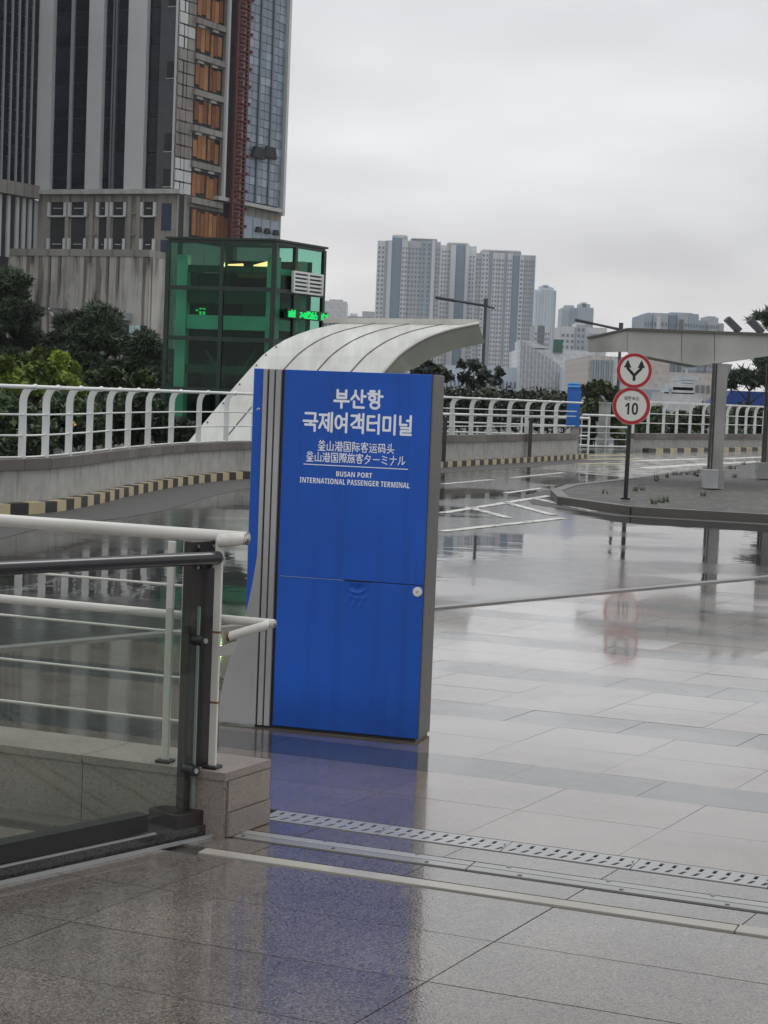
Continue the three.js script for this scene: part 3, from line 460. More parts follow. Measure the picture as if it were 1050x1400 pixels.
  // dark brown gate posts standing in front of that wall
  for (const [px, label] of [[610, 'dark brown steel post against the pale wall, beside the pylon edge'], [727, 'dark brown steel post at the middle of the pale wall']]) {
    const [p, n] = postAt(px), b = p.clone().addScaledVector(n, 0.08), t = thing('steel_post', label, 'post', b.clone().setY(KH));
    new MB().box(b.x, 0.66, b.z, 0.1, 1.06, 0.1).build('shaft', M.pillarDark, t); new MB().box(b.x, 1.2, b.z, 0.15, 0.05, 0.15).build('cap', M.pillarDark, t);
  }
  // second lower rail fence behind the middle wall
  const t2 = thing('inner_railing', 'lower white rail fence standing behind the bowed railing', 'railing', G(690, 620));
  const q0 = D(575, 565, 62), q1 = D(806, 572, 62);
  for (const dy of [0, -0.28, -0.62, -0.95]) new MB().tube(q0.clone().add(V3(0, dy, 0)), q1.clone().add(V3(0, dy, 0)), dy ? 0.03 : 0.045, 8).build('rail', M.railWhite, t2);
  for (let i = 0; i < 6; i++) { const p = q0.clone().lerp(q1, i / 5); new MB().tube(V3(p.x, p.y, p.z), V3(p.x, -0.2, p.z), 0.035, 8).build('post', M.railWhite, t2); }
}

{ // blue pedestal at the end of the middle wall
  const b = G(785, 626), z = -b.z, y = (px, py) => D(px, py, z).y, x = (px, py) => D(px, py, z).x, t = thing('blue_pedestal', 'blue box with sloped hood on a grey post at the wall end', 'pedestal', b.clone());
  const yt = y(784, 525), yb = y(784, 583), w = x(793, 560) - x(776, 560), cxx = x(784, 560);
  new MB().box(x(786, 600), yb / 2, b.z, w * 0.62, yb, 0.2).build('post', M.pillar, t);
  const pr = [[-0.5, yb], [0.5, yb], [0.5, yt - 0.2], [0.36, yt], [-0.5, yt], [-0.5, yt - 0.05]].map(([s, yy]) => V3(cxx + s * w, yy, b.z + 0.16));
  new MB().prism(pr, V3(0, 0, -0.34)).build('box', M.blue, t);
  new MB().prism([V3(cxx - w * 0.56, yt - 0.1, b.z + 0.22), V3(cxx + w * 0.4, yt - 0.1, b.z + 0.22), V3(cxx + w * 0.36, yt + 0.02, b.z + 0.1), V3(cxx - w * 0.5, yt + 0.02, b.z + 0.1)], V3(0, 0.015, -0.02)).build('hood', paint(0.04, 0.25, 0.62), t);
}
{ // small gate railing past the pedestal
  const a = G(792, 612), e = G(862, 613), t = thing('gate_railing', 'small white tube railing between pedestal and round signs', 'railing', a.clone()), z = -a.z, hy = (py) => D(820, py, z).y - D(820, 612, z).y;
  const up = (p, h) => p.clone().add(V3(0, h, 0)), top = hy(567), m1 = hy(583);
  for (const [h, r] of [[top, 0.045], [m1, 0.045], [hy(591), 0.018], [hy(600), 0.018], [hy(610), 0.04]]) new MB().tube(up(a, h), up(e, h), r, 8).build('rail', M.railWhite, t);
  for (const q of [0.02, 0.16, 0.5, 0.97]) { const p = a.clone().lerp(e, q); new MB().tube(p, up(p, q < 0.6 ? top : m1), 0.032, 8).build('post', M.railWhite, t); }
  const c = D(825, 600, z + 3), ct = thing('concrete_bollard', 'round concrete pillar behind the small gate railing', 'pillar', c.clone().setY(-5));
  new MB().tube(V3(c.x, -5, c.z), V3(c.x, D(825, 552, z + 3).y, c.z), 0.24, 16).build('shaft', M.concrete, ct); new MB().tube(V3(c.x, D(825, 552, z + 3).y, c.z), V3(c.x, D(825, 549.5, z + 3).y, c.z), 0.27, 16).build('cap', M.concrete, ct);
}
{ // far right wall and railing
  const a = G(866, 618), e = G(1190, 613), n = normalOf(a, e), z = (-a.z - e.z) / 2, pts = Array.from({ length: 17 }, (_, i) => a.clone().lerp(e, i / 16));
  const k = struct(thing('far_kerb', 'striped kerb in front of the far right wall', 'kerb', a.clone())), N = 44;
  for (let i = 0; i < N; i++) { const p = a.clone().lerp(e, i / N), q = a.clone().lerp(e, (i + 1) / N); block('kerb_stone', i % 2 ? M.kerbYellow : M.kerbBlack, k, p, q, -0.6, -0.35, 0, 0.16, n, n, 0.004); }
  const y = (p, py, px) => D(px, py, -p.z).y, wt = y(a, 600, 866), ct = y(a, 592.5, 866), rt = y(a, 548, 866);
  const w = thing('parapet_wall', 'grey concrete wall with dark coping behind the shelter pillars', 'wall', a.clone());
  for (let i = 0; i < 16; i += 4) block('wall_panel', M.concrete, w, pts[i], pts[Math.min(16, i + 4)], 0, 0.3, 0, wt, n, n, 0.004);
  for (let i = 0; i < 16; i++) block('coping_stone', M.coping[i % 3], w, pts[i], pts[i + 1], -0.05, 0.35, wt + 0.002, ct, n, n, 0.006);
  const f = thing('white_railing', 'white railing with straight bars behind the round signs and shelter', 'railing', a.clone().setY(ct));
  new MB().bar(a.clone().setY(rt).addScaledVector(n, 0.15), e.clone().setY(rt).addScaledVector(n, 0.15), 0.07, 0.07).build('top_rail', M.railWhite, f);
  for (const q of [0.32, 0.62]) new MB().tube(a.clone().setY(lerp(ct, rt, q)).addScaledVector(n, 0.15), e.clone().setY(lerp(ct, rt, q)).addScaledVector(n, 0.15), 0.018, 6).build('mid_rail', M.railWhite, f);
  for (const px of [868, 883, 899, 913, 928, 943, 957, 972, 984, 996, 1008, 1020, 1032, 1044, 1056, 1068, 1082, 1096, 1112, 1128, 1146]) {
    const p = a.clone().lerp(e, (px - 866) / 324).addScaledVector(n, 0.15), h = rt - ct, m = new MB();
    m.prism([[-0.055, 0], [0.055, 0], [0.055, 0.72 * h], [0.1, 0.88 * h], [0.2, h - 0.02], [0.08, h - 0.02], [-0.02, 0.92 * h], [-0.055, 0.78 * h]].map(([x, yy]) => V3(p.x + x, ct + yy, p.z)), V3(0, 0, -0.05)); m.build('post', M.railWhite, f);
  }
  // pale concrete ramp with painted stripes
  const ramp = struct(new MB().prism([[735, 640], [790, 620], [866, 619], [1250, 614], [1250, 633], [1050, 641], [880, 655], [800, 648]].map(([x, y]) => G(x, y, 0.008)), V3(0, -0.02, 0)).build('concrete_ramp', std(0.26, 0.24, 0.21, 0.3, { map: mottle, roughnessMap: dirtRough })));
  const st = struct(new THREE.Group()); st.name = numbered('painted_markings'); scene.add(st);
  const stripe = (p, w, mat = M.line) => { for (let i = 0; i + 1 < p.length; i++) { const A = G(...p[i], 0.0125), Bq = G(...p[i + 1], 0.0125), d = Bq.clone().sub(A).normalize(), s = V3(-d.z, 0, d.x).multiplyScalar(w / 2); new MB().prism([A.clone().add(s), Bq.clone().add(s), Bq.clone().sub(s), A.clone().sub(s)], V3(0, -0.006, 0)).build('marking', mat, st); } };
  stripe([[604, 701], [751, 677.5]], 0.15); stripe([[604, 726], [770, 708]], 0.15); stripe([[640, 693], [695, 707.5]], 0.15); stripe([[693, 687], [757, 704]], 0.15); stripe([[731, 681], [812, 699]], 0.15);
  stripe([[607, 661.5], [672, 655.5]], 0.15); stripe([[700, 653], [770, 646]], 0.15); stripe([[690, 674], [742, 667]], 0.12);
  const yl = std(0.5, 0.4, 0.2, 0.45, { map: mottle });
  for (const [x0, y0, x1, y1] of [[793, 622.5, 862, 622], [800, 628, 880, 627], [790, 634, 850, 634]]) stripe([[x0, y0], [x1, y1]], 0.35, yl);
  for (const [x0, y0, x1, y1] of [[870, 630, 960, 627], [880, 640, 968, 634], [990, 627, 1060, 624], [985, 633.5, 1060, 630]]) stripe([[x0, y0], [x1, y1]], 0.45);
}
{ // traffic island
  const rim = [[752, 680], [757, 689], [800, 698], [850, 704], [900, 708], [980, 713], [1050, 716], [1260, 730], [1330, 690], [1260, 628], [1050, 637], [950, 649], [860, 661.5], [795, 670], [762, 674]].map(([x, y]) => G(x, y));
  const c = new THREE.CatmullRomCurve3(rim, true, 'centripetal'), N = 44, pts = Array.from({ length: N }, (_, i) => c.getPointAt(i / N)), mid = pts.reduce((s, p) => s.add(p), V3(0, 0, 0)).multiplyScalar(1 / N);
  const ins = pts.map((p, i) => { const d = pts[(i + 1) % N].clone().sub(pts[(i + N - 1) % N]).setY(0).normalize(), n = V3(d.z, 0, -d.x); if (n.dot(mid.clone().sub(p)) < 0) n.negate(); return p.clone().addScaledVector(n, 0.2); });
  const k = struct(thing('island_kerb', 'grey kerb stones round the traffic island', 'kerb', rim[0].clone()));
  for (let i = 0; i < N; i++) { const j = (i + 1) % N, g = (a, b) => a.clone().lerp(b, 0.008); new MB().prism([g(pts[i], pts[j]), g(pts[j], pts[i]), g(ins[j], ins[i]), g(ins[i], ins[j])].map((p) => p.setY(-0.03)), V3(0, 0.17, 0)).build('kerb_stone', M.kerbGrey, k); }
  const apron = struct(new THREE.Group()); apron.name = numbered('gutter'); scene.add(apron);
  for (let i = 0; i < N; i++) { const j = (i + 1) % N, out = (q) => pts[q].clone().add(pts[q].clone().sub(ins[q]).setY(0).multiplyScalar(2.2)); new MB().prism([pts[i].clone(), pts[j].clone(), out(j), out(i)].map((p) => p.setY(-0.02)), V3(0, 0.0285, 0)).build('gutter_strip', M.gutter, apron); }
  struct(new MB().prism(ins.map((p) => p.clone().setY(0.125)), V3(0, -0.15, 0)).build('island_surface', std(1, 1, 1, 0.6, { map: dataTex(512, (u, v, i, j) => { const n = fbm(u, v, 10, 5, 301), L = 0.022 + 0.035 * n + 0.015 * hash(i, j, 3) + (fbm(u, v, 30, 2, 303) > 0.62 ? 0.05 : 0); return [S(L * 1.06), S(L), S(L * 0.92)]; }, true, 2.6), bumpMap: fineBump, bumpScale: 0.01 })));
  const r = rng(77), m = new MB(), col = [];
  const g0 = new THREE.BufferGeometry(), pos = [];
  for (let i = 0; i < 110; i++) { const e = pts[Math.floor(r() * N)].clone().lerp(mid, 0.05 + r() * r() * 0.6), n = 6 + r() * 10; for (let b = 0; b < n; b++) { const a = r() * 6.28, h = 0.03 + r() * 0.08, x = e.x + (r() - 0.5) * 0.1, z = e.z + (r() - 0.5) * 0.1, w = 0.008; pos.push(x - w, 0.12, z, x + w, 0.12, z, x + Math.cos(a) * h * 0.6, 0.15 + h, z + Math.sin(a) * h * 0.6); } }
  g0.setAttribute('position', new THREE.Float32BufferAttribute(pos, 3)); g0.computeVertexNormals();
  const weeds = m.add(g0).build('weeds', std(0.05, 0.07, 0.025, 0.8), null); weeds.userData = { kind: 'stuff', label: 'sparse weeds growing through the traffic island paving', category: 'weeds' };
}
{ // round traffic signs on a black pole
  const b = G(855, 683, 0.15), z = -b.z, at = (px, py) => D(px, py, z), t = thing('round_traffic_signs', 'black pole with fork arrow disc above a red-ringed 10 limit disc', 'traffic sign', b.clone());
  const top = at(866, 486); new MB().tube(b, top, 0.036, 14).build('pole', M.blackMetal, t);
  new MB().tube(b.clone(), b.clone().add(V3(0.0005, 0.03, 0)), 0.08, 14).build('foot', M.blackMetal, t);
  const disc = (px, py, r, draw) => {
    const c = at(px, py), n = V3(-0.08, 0.03, 1).normalize(), q = new THREE.Matrix4().makeRotationFromQuaternion(new THREE.Quaternion().setFromUnitVectors(V3(0, 0, 1), n)), k = (o) => q.clone().setPosition(c.clone().addScaledVector(n, o));
    const pl = new MB().add(new THREE.CylinderGeometry(r, r, 0.012, 48).rotateX(Math.PI / 2), k(0.05)).build('disc_plate', M.white, t);
    const ringS = new THREE.Shape(); ringS.absarc(0, 0, r * 0.985, 0, Math.PI * 2); const h = new THREE.Path(); h.absarc(0, 0, r * 0.8, 0, Math.PI * 2, true); ringS.holes.push(h);
    new MB().add(new THREE.ExtrudeGeometry(ringS, { depth: 0.003, bevelEnabled: false, curveSegments: 48 }), k(0.056)).build('red_ring', M.red, pl);
    const cv = document.createElement('canvas'); cv.width = cv.height = 512; const x = cv.getContext('2d'); x.fillStyle = '#e9e6e0'; x.fillRect(0, 0, 512, 512); x.translate(256, 256); x.scale(256, 256); draw(x, cv);
    const face = new THREE.CircleGeometry(r * 0.8, 48); face.applyMatrix4(k(0.0575)); const tx = new THREE.CanvasTexture(cv); tx.colorSpace = THREE.SRGBColorSpace;
    place(face, 'printed_face', new THREE.MeshStandardMaterial({ map: tx, roughness: 0.5, color: new THREE.Color().setRGB(0.85, 0.85, 0.85) }), pl);
    new MB().box(c.x, c.y + r * 0.5, c.z + 0.03, 0.1, 0.03, 0.03).box(c.x, c.y - r * 0.5, c.z + 0.03, 0.1, 0.03, 0.03).build('bracket', M.blackMetal, t);
  };
  const mpp = 1.7 / 128 * 0.99;
  disc(867, 507, 22 * mpp, (x) => {
    x.strokeStyle = x.fillStyle = '#131313'; x.lineWidth = 0.2; x.lineJoin = 'round'; x.beginPath(); x.moveTo(0, 0.72); x.lineTo(0, 0.3); x.moveTo(0, 0.34); x.lineTo(-0.46, -0.14); x.lineTo(-0.46, -0.26); x.moveTo(0, 0.34); x.lineTo(0.46, -0.14); x.lineTo(0.46, -0.26); x.stroke();
    for (const s of [-1, 1]) { x.beginPath(); x.moveTo(s * 0.48, -0.78); x.lineTo(s * 0.48 - 0.26, -0.2); x.lineTo(s * 0.48 + 0.26, -0.2); x.closePath(); x.fill(); }
  });
  disc(863, 555, 23.5 * mpp, (x) => {
    x.fillStyle = '#151515'; x.save(); x.scale(1 / 256, 1 / 256); x.font = 'bold 262px sans-serif'; x.textAlign = 'center'; x.scale(0.84, 1.06); x.fillText('10', 0, 140); x.restore();
    x.strokeStyle = '#151515'; x.save(); x.scale(1 / 256, 1 / 256); x.lineCap = 'round'; M.strokes(x, ['je', 'han', 'sok', 'do'], -128, -158, 58, 66, 66, 8); x.restore();
  });
}
{ // white shelter with winged roof on the island
  const z0 = 36.4, fo = D(955, 470, z0), f = facade(fo, V3(1, 0, -0.02).normalize()), pt = (px, py, d = 0) => f.P(f.s(px, py), f.y(px, py), d);
  const t = thing('bus_shelter', 'grey winged shelter roof on steel pillars over the island', 'shelter', G(975, 665, 0.15));
  const back = f.n.clone().multiplyScalar(-3.4).add(V3(0.5, 0, 0)), sideBack = f.n.clone().multiplyScalar(-0.05);
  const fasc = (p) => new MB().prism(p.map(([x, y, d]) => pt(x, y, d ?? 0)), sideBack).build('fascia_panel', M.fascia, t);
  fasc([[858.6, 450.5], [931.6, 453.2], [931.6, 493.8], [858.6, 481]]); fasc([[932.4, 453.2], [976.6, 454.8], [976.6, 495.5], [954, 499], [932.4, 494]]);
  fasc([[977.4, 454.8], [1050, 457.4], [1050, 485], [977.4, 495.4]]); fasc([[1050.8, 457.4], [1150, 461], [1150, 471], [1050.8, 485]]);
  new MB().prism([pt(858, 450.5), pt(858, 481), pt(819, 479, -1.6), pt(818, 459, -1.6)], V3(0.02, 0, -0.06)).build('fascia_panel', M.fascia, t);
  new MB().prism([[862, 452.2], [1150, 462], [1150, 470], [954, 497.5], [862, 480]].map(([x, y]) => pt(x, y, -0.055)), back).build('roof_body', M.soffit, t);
  new MB().bar(pt(858, 450, 0.01), pt(1150, 460.5, 0.01), 0.09, 0.05).build('roof_trim', M.shellSeam, t); new MB().bar(pt(818, 458.5, -1.58), pt(858, 450, 0.01), 0.06, 0.04).build('roof_trim', M.shellSeam, t);
  new MB().bar(pt(858, 481.5, 0.012), pt(954, 499.5, 0.012), 0.05, 0.03).bar(pt(954, 499.5, 0.012), pt(1150, 471.5, 0.012), 0.05, 0.03).build('lower_trim', M.fascia, t);
  const col = (px0, px1, py, zz) => {
    const b0 = G(px0, py, 0.15), b1 = G(px1, py, 0.15), zc = -b0.z, yt = D(px0 + 8, 496, zc - 0.3).y, w = b1.x - b0.x;
    new MB().box(b0.x + w * 0.62, (yt + 0.15) / 2, b0.z - 0.1, w * 0.62, yt - 0.15, 0.2).build('pillar', M.pillar, t);
    new MB().box(b0.x + w * 0.1, (yt + 0.15) / 2, b0.z, w * 0.12, yt - 0.15, 0.1).box(b0.x + w * 0.26, (yt + 0.15) / 2 + 0.1, b0.z - 0.02, w * 0.06, yt - 0.35, 0.06).build('downpipe', M.pillarDark, t);
    new MB().basis(V3(b0.x + w * 0.2, 0.33, b0.z + 0.03), V3(1, 0, 0), UP, V3(0, 0, 1), new RoundedBoxGeometry(w * 0.8, 0.38, 0.3, 1, 0.02)).build('footing', std(0.5, 0.5, 0.5, 0.5, { map: mottle }), t);
    new MB().box(b0.x + w * 0.84, 0.33, b0.z - 0.08, w * 0.36, 0.36, 0.26).build('footing', M.pillar, t);
    new MB().prism([V3(b0.x + w * 0.95, yt, b0.z - 0.1), V3(b0.x + w * 1.25, yt, b0.z - 0.1), V3(b0.x + w * 0.95, yt - 0.3, b0.z - 0.1)], V3(0, 0, -0.12)).build('brace', M.pillar, t);
  };
  col(965, 985, 667, 0); col(1039, 1057, 654, 0);
  for (const [px, py, label] of [[1003, 444, 'dark tilted floodlight on the shelter roof, left of two'], [1034, 446, 'dark tilted floodlight on the shelter roof, near the frame edge']]) {
    const c = D(px, py, 37.4), l = thing('floodlight', label, 'floodlight', c.clone());
    new MB().bar(c.clone().add(V3(-0.16, 0.13, 0)), c.clone().add(V3(0.13, -0.13, 0)), 0.3, 0.12, V3(0.6, 0.7, 0), 0.02).build('housing', M.lampGrey, l);
    new MB().bar(c.clone().add(V3(0.05, -0.26, 0)), c.clone().add(V3(0.02, -0.02, 0)), 0.04, 0.04).build('bracket', M.blackMetal, l);
  }
}
{ // white shell roof over the stairs
  const prof = [[255, 606], [278, 578], [300, 552], [322, 526], [345, 500], [358, 486], [372, 475], [388, 465], [406, 457], [424, 451], [443, 446.5], [468, 441.5]], shift = [186, 2];
  const z0 = 36.5, dz = (i) => (prof[i][0] - 255) / 213 * 3.2;
  const P = (i, q, lift = 0) => { const [x, y] = prof[i]; return D(x + shift[0] * q, y + shift[1] * q + 0.0, z0 + dz(i) - q * 1.4).add(V3(-0.0, lift, 0)); };
  const t = thing('shell_canopy', 'white curved shell roof over the stairs behind the pylon', 'canopy', P(0, 0.5).setY(-3));
  const th = V3(0.07, -0.1, -0.06), qs = [0, 0.255, 0.505, 0.757, 1];
  for (let k = 0; k < 4; k++) {
    const r0 = prof.map((_, i) => P(i, qs[k] + 0.004)), r1 = prof.map((_, i) => P(i, qs[k + 1] - 0.004)), lo = (r) => r.map((p) => p.clone().add(th));
    r0.unshift(r0[0].clone().add(V3(-0.3, -1.2, 0.1))); r1.unshift(r1[0].clone().add(V3(-0.3, -1.2, 0.1)));
    new MB().quadStrip(r0, r1).quadStrip(lo(r1), lo(r0)).quadStrip(lo(r0), r0).quadStrip(r1, lo(r1)).build('roof_panel', M.shell, t);
    if (k) new MB().path(prof.map((_, i) => P(i, qs[k], -0.005)), 0.022, 40, 6).build('rib', M.shellSeam, t);
  }
  const e0 = prof.map((_, i) => P(i, 1, 0.02)), e1 = e0.map((p, i) => p.clone().add(V3(0.16, -0.42 + (i < 6 ? 0.1 : 0), 0.05)));
  e0.unshift(e0[0].clone().add(V3(-0.6, -1.6, 0))); e1.unshift(e0[0].clone().add(V3(0.3, 0, 0)));
  new MB().quadStrip(e0, e1).quadStrip(e1.map((p) => p.clone().add(V3(-0.1, 0, -0.1))), e0.map((p) => p.clone().add(V3(-0.1, 0, -0.1)))).build('end_fascia', M.shellEnd, t);
  new MB().path(e0.map((p) => p.clone()), 0.035, 50, 6).build('edge_trim', M.shell, t);
  const tl = P(11, -0.12), tr = P(11, 1); new MB().bar(tl.clone().add(V3(0, 0.05, -0.1)), tr.clone().add(V3(0, 0.05, -0.1)), 0.3, 0.12).build('ridge_flashing', M.whitePaint, t);
  for (let i = 1; i < 7; i++) for (const q of [0.03]) { const p = P(i, q, 0.01); new MB().add(new THREE.SphereGeometry(0.022, 8, 6), new THREE.Matrix4().setPosition(p)).build('bolt', M.shellSeam, t); }
}
{ // street lamps
  const lamp = (label, px, pyTop, pyBase, z, ax, ay, r) => {
    const top = D(px + 2, pyTop, z), b = V3(top.x, -5, top.z), t = thing('street_lamp', label, 'street lamp', b.clone(), 0, 'street lamps with single arms'); delete t.userData.group;
    new MB().tube(b, top, r, 12, r * 0.75).build('post', M.lampGrey, t); new MB().tube(top.clone().add(V3(0, -0.1, 0)), top.clone().add(V3(0, 0.18, 0)), r * 1.15, 10).build('cap', M.lampGrey, t);
    const a0 = top.clone().add(V3(0, -0.12, 0)), a1 = D(ax, ay, z), sgn = Math.sign(a1.x - a0.x);
    new MB().tube(a0, a0.clone().lerp(a1, 0.62), r * 0.75, 8, r * 0.6).tube(a0.clone().lerp(a1, -0.18).setY(a0.y - 0.1), a0, r * 0.5, 8).build('arm', M.lampGrey, t);
    const h = a0.clone().lerp(a1, 0.6), hd = new MB(); hd.bar(h, a1, 0.3, 0.13, UP, 0.05); hd.build('lamp_head', M.lampGrey, t);
  };
  lamp('tall grey street lamp rising beside the shell canopy', 662, 414, 530, 75, 595, 406.5, 0.085);
  lamp('grey street lamp showing above the shelter roof, behind the signs', 847, 447, 540, 78, 786, 437, 0.085);
}

// ---------------------------------------------------------------- green glass lift tower
{
  const z0 = 42, c0 = D(376, 332, z0), A1 = V3(10000, 0, 2400).normalize(), A2 = V3(1500, 0, -2400).normalize(), L = facade(c0, A1), R = facade(c0, A2);
  const t = thing('lift_tower', 'green glass lift tower with mint steel frame behind the railing', 'lift tower', V3(c0.x - 1, -5, c0.z - 1));
  const sl = L.s(228, 400), sr = R.s(443, 380), yT = c0.y, yB = -5, ys = [L.y(376, 331), L.y(340, 395), L.y(340, 464.5), L.y(340, 535), L.y(340, 605)];
  const gm = new THREE.MeshPhysicalMaterial({ color: new THREE.Color().setRGB(0.5, 0.76, 0.66), roughness: 0.03, transmission: 1, thickness: 0, ior: 1.5, specularIntensity: 0.3 });
  const mint = std(0.7, 0.95, 0.85, 0.5, { map: mottle }), dark = std(0.012, 0.03, 0.024, 0.4), core = std(0.01, 0.045, 0.033, 0.7, { map: mottle }), panel = std(0.06, 0.13, 0.1, 0.6, { map: mottle });
  const sm = L.s(301.5, 430);
  const mk = (name, mat, fill) => { const m = new MB(); fill(m); return m.build(name, mat, t); };
  const rows = [yB, ys[4], ys[3], ys[2], ys[1], ys[0]];
  for (let i = 0; i < 5; i++) {
    for (const [a, b] of [[sl, sm], [sm, 0]]) mk('glass_pane', gm, (m) => L.box(m, a + 0.03, b - 0.03, rows[i] + 0.03, rows[i + 1] - 0.03, -0.04, -0.02));
    for (const [a, b] of [[0, sr * 0.42], [sr * 0.42, sr]]) mk('glass_pane', gm, (m) => R.box(m, a + 0.03, b - 0.03, rows[i] + 0.03, rows[i + 1] - 0.03, -0.04, -0.02));
  }
  for (const y of rows.slice(1)) { mk('glazing_bar', dark, (m) => L.box(m, sl, 0, y - 0.055, y + 0.045, -0.06, 0.012)); mk('glazing_bar', dark, (m) => R.box(m, 0.01, sr, y - 0.055, y + 0.045, -0.06, 0.012)); }
  for (const [s, w] of [[sl, 0.05], [sm, 0.05], [0, 0.06]]) mk('mullion', dark, (m) => L.box(m, s - w, s + w, yB, yT, -0.07, 0.02));
  for (const s of [sr * 0.42, sr]) mk('mullion', dark, (m) => R.box(m, s - 0.05, s + 0.05, yB, yT, -0.07, 0.02));
  // inner steel frame
  const inn = -0.3, cl = L.s(241, 430), cr = L.s(365, 430);
  for (const s of [cl, cr]) mk('steel_column', mint, (m) => L.box(m, s - 0.13, s + 0.13, yB, yT - 0.3, inn - 0.28, inn));
  mk('steel_column', mint, (m) => R.box(m, sr - 0.5, sr - 0.3, yB, yT - 0.3, inn - 0.3, inn));
  for (const [py, h] of [[366, 0.16], [405, 0.3], [440, 0.34], [505, 0.2]]) mk('steel_beam', py === 440 ? mint : panel, (m) => { const y = L.y(300, py); L.box(m, cl + 0.14, cr - 0.14, y - h / 2, y + h / 2, inn - 0.3, inn - 0.06); });
  for (const [py, h] of [[366, 0.14], [440, 0.26]]) mk('steel_beam', mint, (m) => { const y = L.y(300, py); R.box(m, 0.35, sr - 0.5, y - h / 2, y + h / 2, inn - 0.25, inn - 0.06); });
  for (const [p, q] of [[[268, 478], [295, 520]], [[338, 478], [308, 520]]]) mk('brace', panel, (m) => m.tube(L.P(L.s(...p), L.y(...p), -0.7), L.P(L.s(...q), L.y(...q), -0.7), 0.04, 6));
  // shaft with car and machine room
  const deep = 3.0;
  mk('shaft_wall', core, (m) => { L.box(m, sl + 0.1, -0.1, yB, yT - 0.6, -deep, -deep + 0.15); L.box(m, sl + 0.1, sl + 0.2, yB, yT - 0.6, -deep + 0.16, -0.7); const q0 = R.P(sr - 0.25, 0, -0.2), q1 = q0.clone().addScaledVector(A1, sl * 0.8); m.prism([q0.clone().setY(yB), q1.clone().setY(yB), q1.clone().setY(yT - 0.3), q0.clone().setY(yT - 0.3)], V3(0, 0, -0.1)); });
  mk('lift_car', panel, (m) => { L.box(m, L.s(316, 420), L.s(352, 420), L.y(330, 434), L.y(330, 402), -2.2, -0.9); });
  mk('lift_car', dark, (m) => { L.box(m, L.s(252, 420), L.s(296, 420), L.y(270, 392), L.y(270, 370), -2.2, -0.8); });
  mk('machinery', dark, (m) => { L.box(m, L.s(310, 455), L.s(350, 455), L.y(330, 463), L.y(330, 447), -1.8, -0.9); L.box(m, L.s(256, 500), L.s(290, 500), L.y(270, 530), L.y(270, 490), -2.2, -1.0); L.box(m, L.s(318, 500), L.s(348, 500), L.y(270, 524), L.y(270, 480), -2.2, -1.2); });
  mk('machinery', panel, (m) => { L.box(m, L.s(306, 420), L.s(350, 420), L.y(330, 376), L.y(330, 366), -1.6, -1.0); R.box(m, sr * 0.5, sr * 0.8, L.y(370, 420), L.y(370, 408), -0.9, -0.5); });
  mk('floor_plate', panel, (m) => L.box(m, sl + 0.2, -0.2, L.y(300, 466), L.y(300, 462), -deep + 0.2, -0.65));
  const bk = L.n.clone().multiplyScalar(-1), rf = [L.P(sl - 0.06, yT, 0.06), L.P(0.05, yT, 0.06), R.P(sr + 0.06, yT, 0.06), R.P(sr, yT, 0).addScaledVector(A1, sl)];
  mk('roof', dark, (m) => m.prism(rf.map((p) => p.setY(yT + 0.046)), V3(0, 0.05, 0)));
  // yellow tube lights under the roof
  const lampMat = new THREE.MeshStandardMaterial({ color: 0x111008, emissive: new THREE.Color(1, 0.34, 0.16), emissiveIntensity: 5 });
  for (const [a, b] of [[[301, 362], [321, 361]], [[337, 363], [371, 354]]]) {
    const p = L.P(L.s(...a), L.y(...a), -0.62), q = L.P(L.s(...b), L.y(...b), -0.62 - (a[0] > 330 ? 0 : 0)), tl = mk('tube_light', lampMat, (m) => m.bar(p, q, 0.09, 0.12));
    const pl = new THREE.PointLight(new THREE.Color(1, 0.8, 0.4), 1.2, 12); pl.position.copy(p.clone().lerp(q, 0.5)).addScaledVector(L.n, 0.2); pl.castShadow = true; scene.add(pl);
  }
  // louvred vent and lit message board on the right face
  const v0 = R.s(398, 388), v1 = R.s(437, 388), vy0 = R.y(417, 401), vy1 = R.y(417, 374);
  const vent = mk('vent_grille', std(0.05, 0.06, 0.06, 0.6), (m) => R.box(m, v0, v1, vy0, vy1, 0.0, 0.03));
  for (let i = 0; i < 6; i++) { const y = lerp(vy0, vy1, i / 5), m = new MB(); R.box(m, v0 - 0.02, v1 + 0.02, y - 0.025, y + 0.025, 0.025, 0.09); m.build('slat', M.railWhite, vent); }
  for (const s of [v0, (v0 + v1) / 2, v1]) { const m = new MB(); R.box(m, s - 0.03, s + 0.03, vy0 - 0.02, vy1 + 0.02, 0.03, 0.1); m.build('vent_frame', M.railWhite, vent); }
  const led = new THREE.MeshStandardMaterial({ color: 0x020502, emissive: new THREE.Color(0.01, 1, 0.2), emissiveIntensity: 0.95 });
  const b0 = R.s(386.5, 431), b1 = R.s(443, 431), by0 = R.y(414, 437), by1 = R.y(414, 424.5);
  const board = mk('message_board', std(0.004, 0.02, 0.008, 0.4), (m) => R.box(m, b0, b1, by0, by1, 0.03, 0.14));
  const seg = new MB(), rr = rng(19), bw = b1 - b0, bh = by1 - by0;
  for (const [u0, u1] of [[0.02, 0.19], [0.29, 0.72], [0.81, 0.99]]) { const n = Math.round((u1 - u0) * 30); for (let i = 0; i < n; i++) for (let j = 0; j < 5; j++) if (rr() < 0.78) R.box(seg, b0 + bw * lerp(u0, u1, i / n), b0 + bw * (lerp(u0, u1, (i + 0.86) / n)), by0 + bh * (0.1 + j * 0.165), by0 + bh * (0.1 + j * 0.165 + 0.14), 0.14, 0.15); }
  seg.build('lit_segments', led, board);
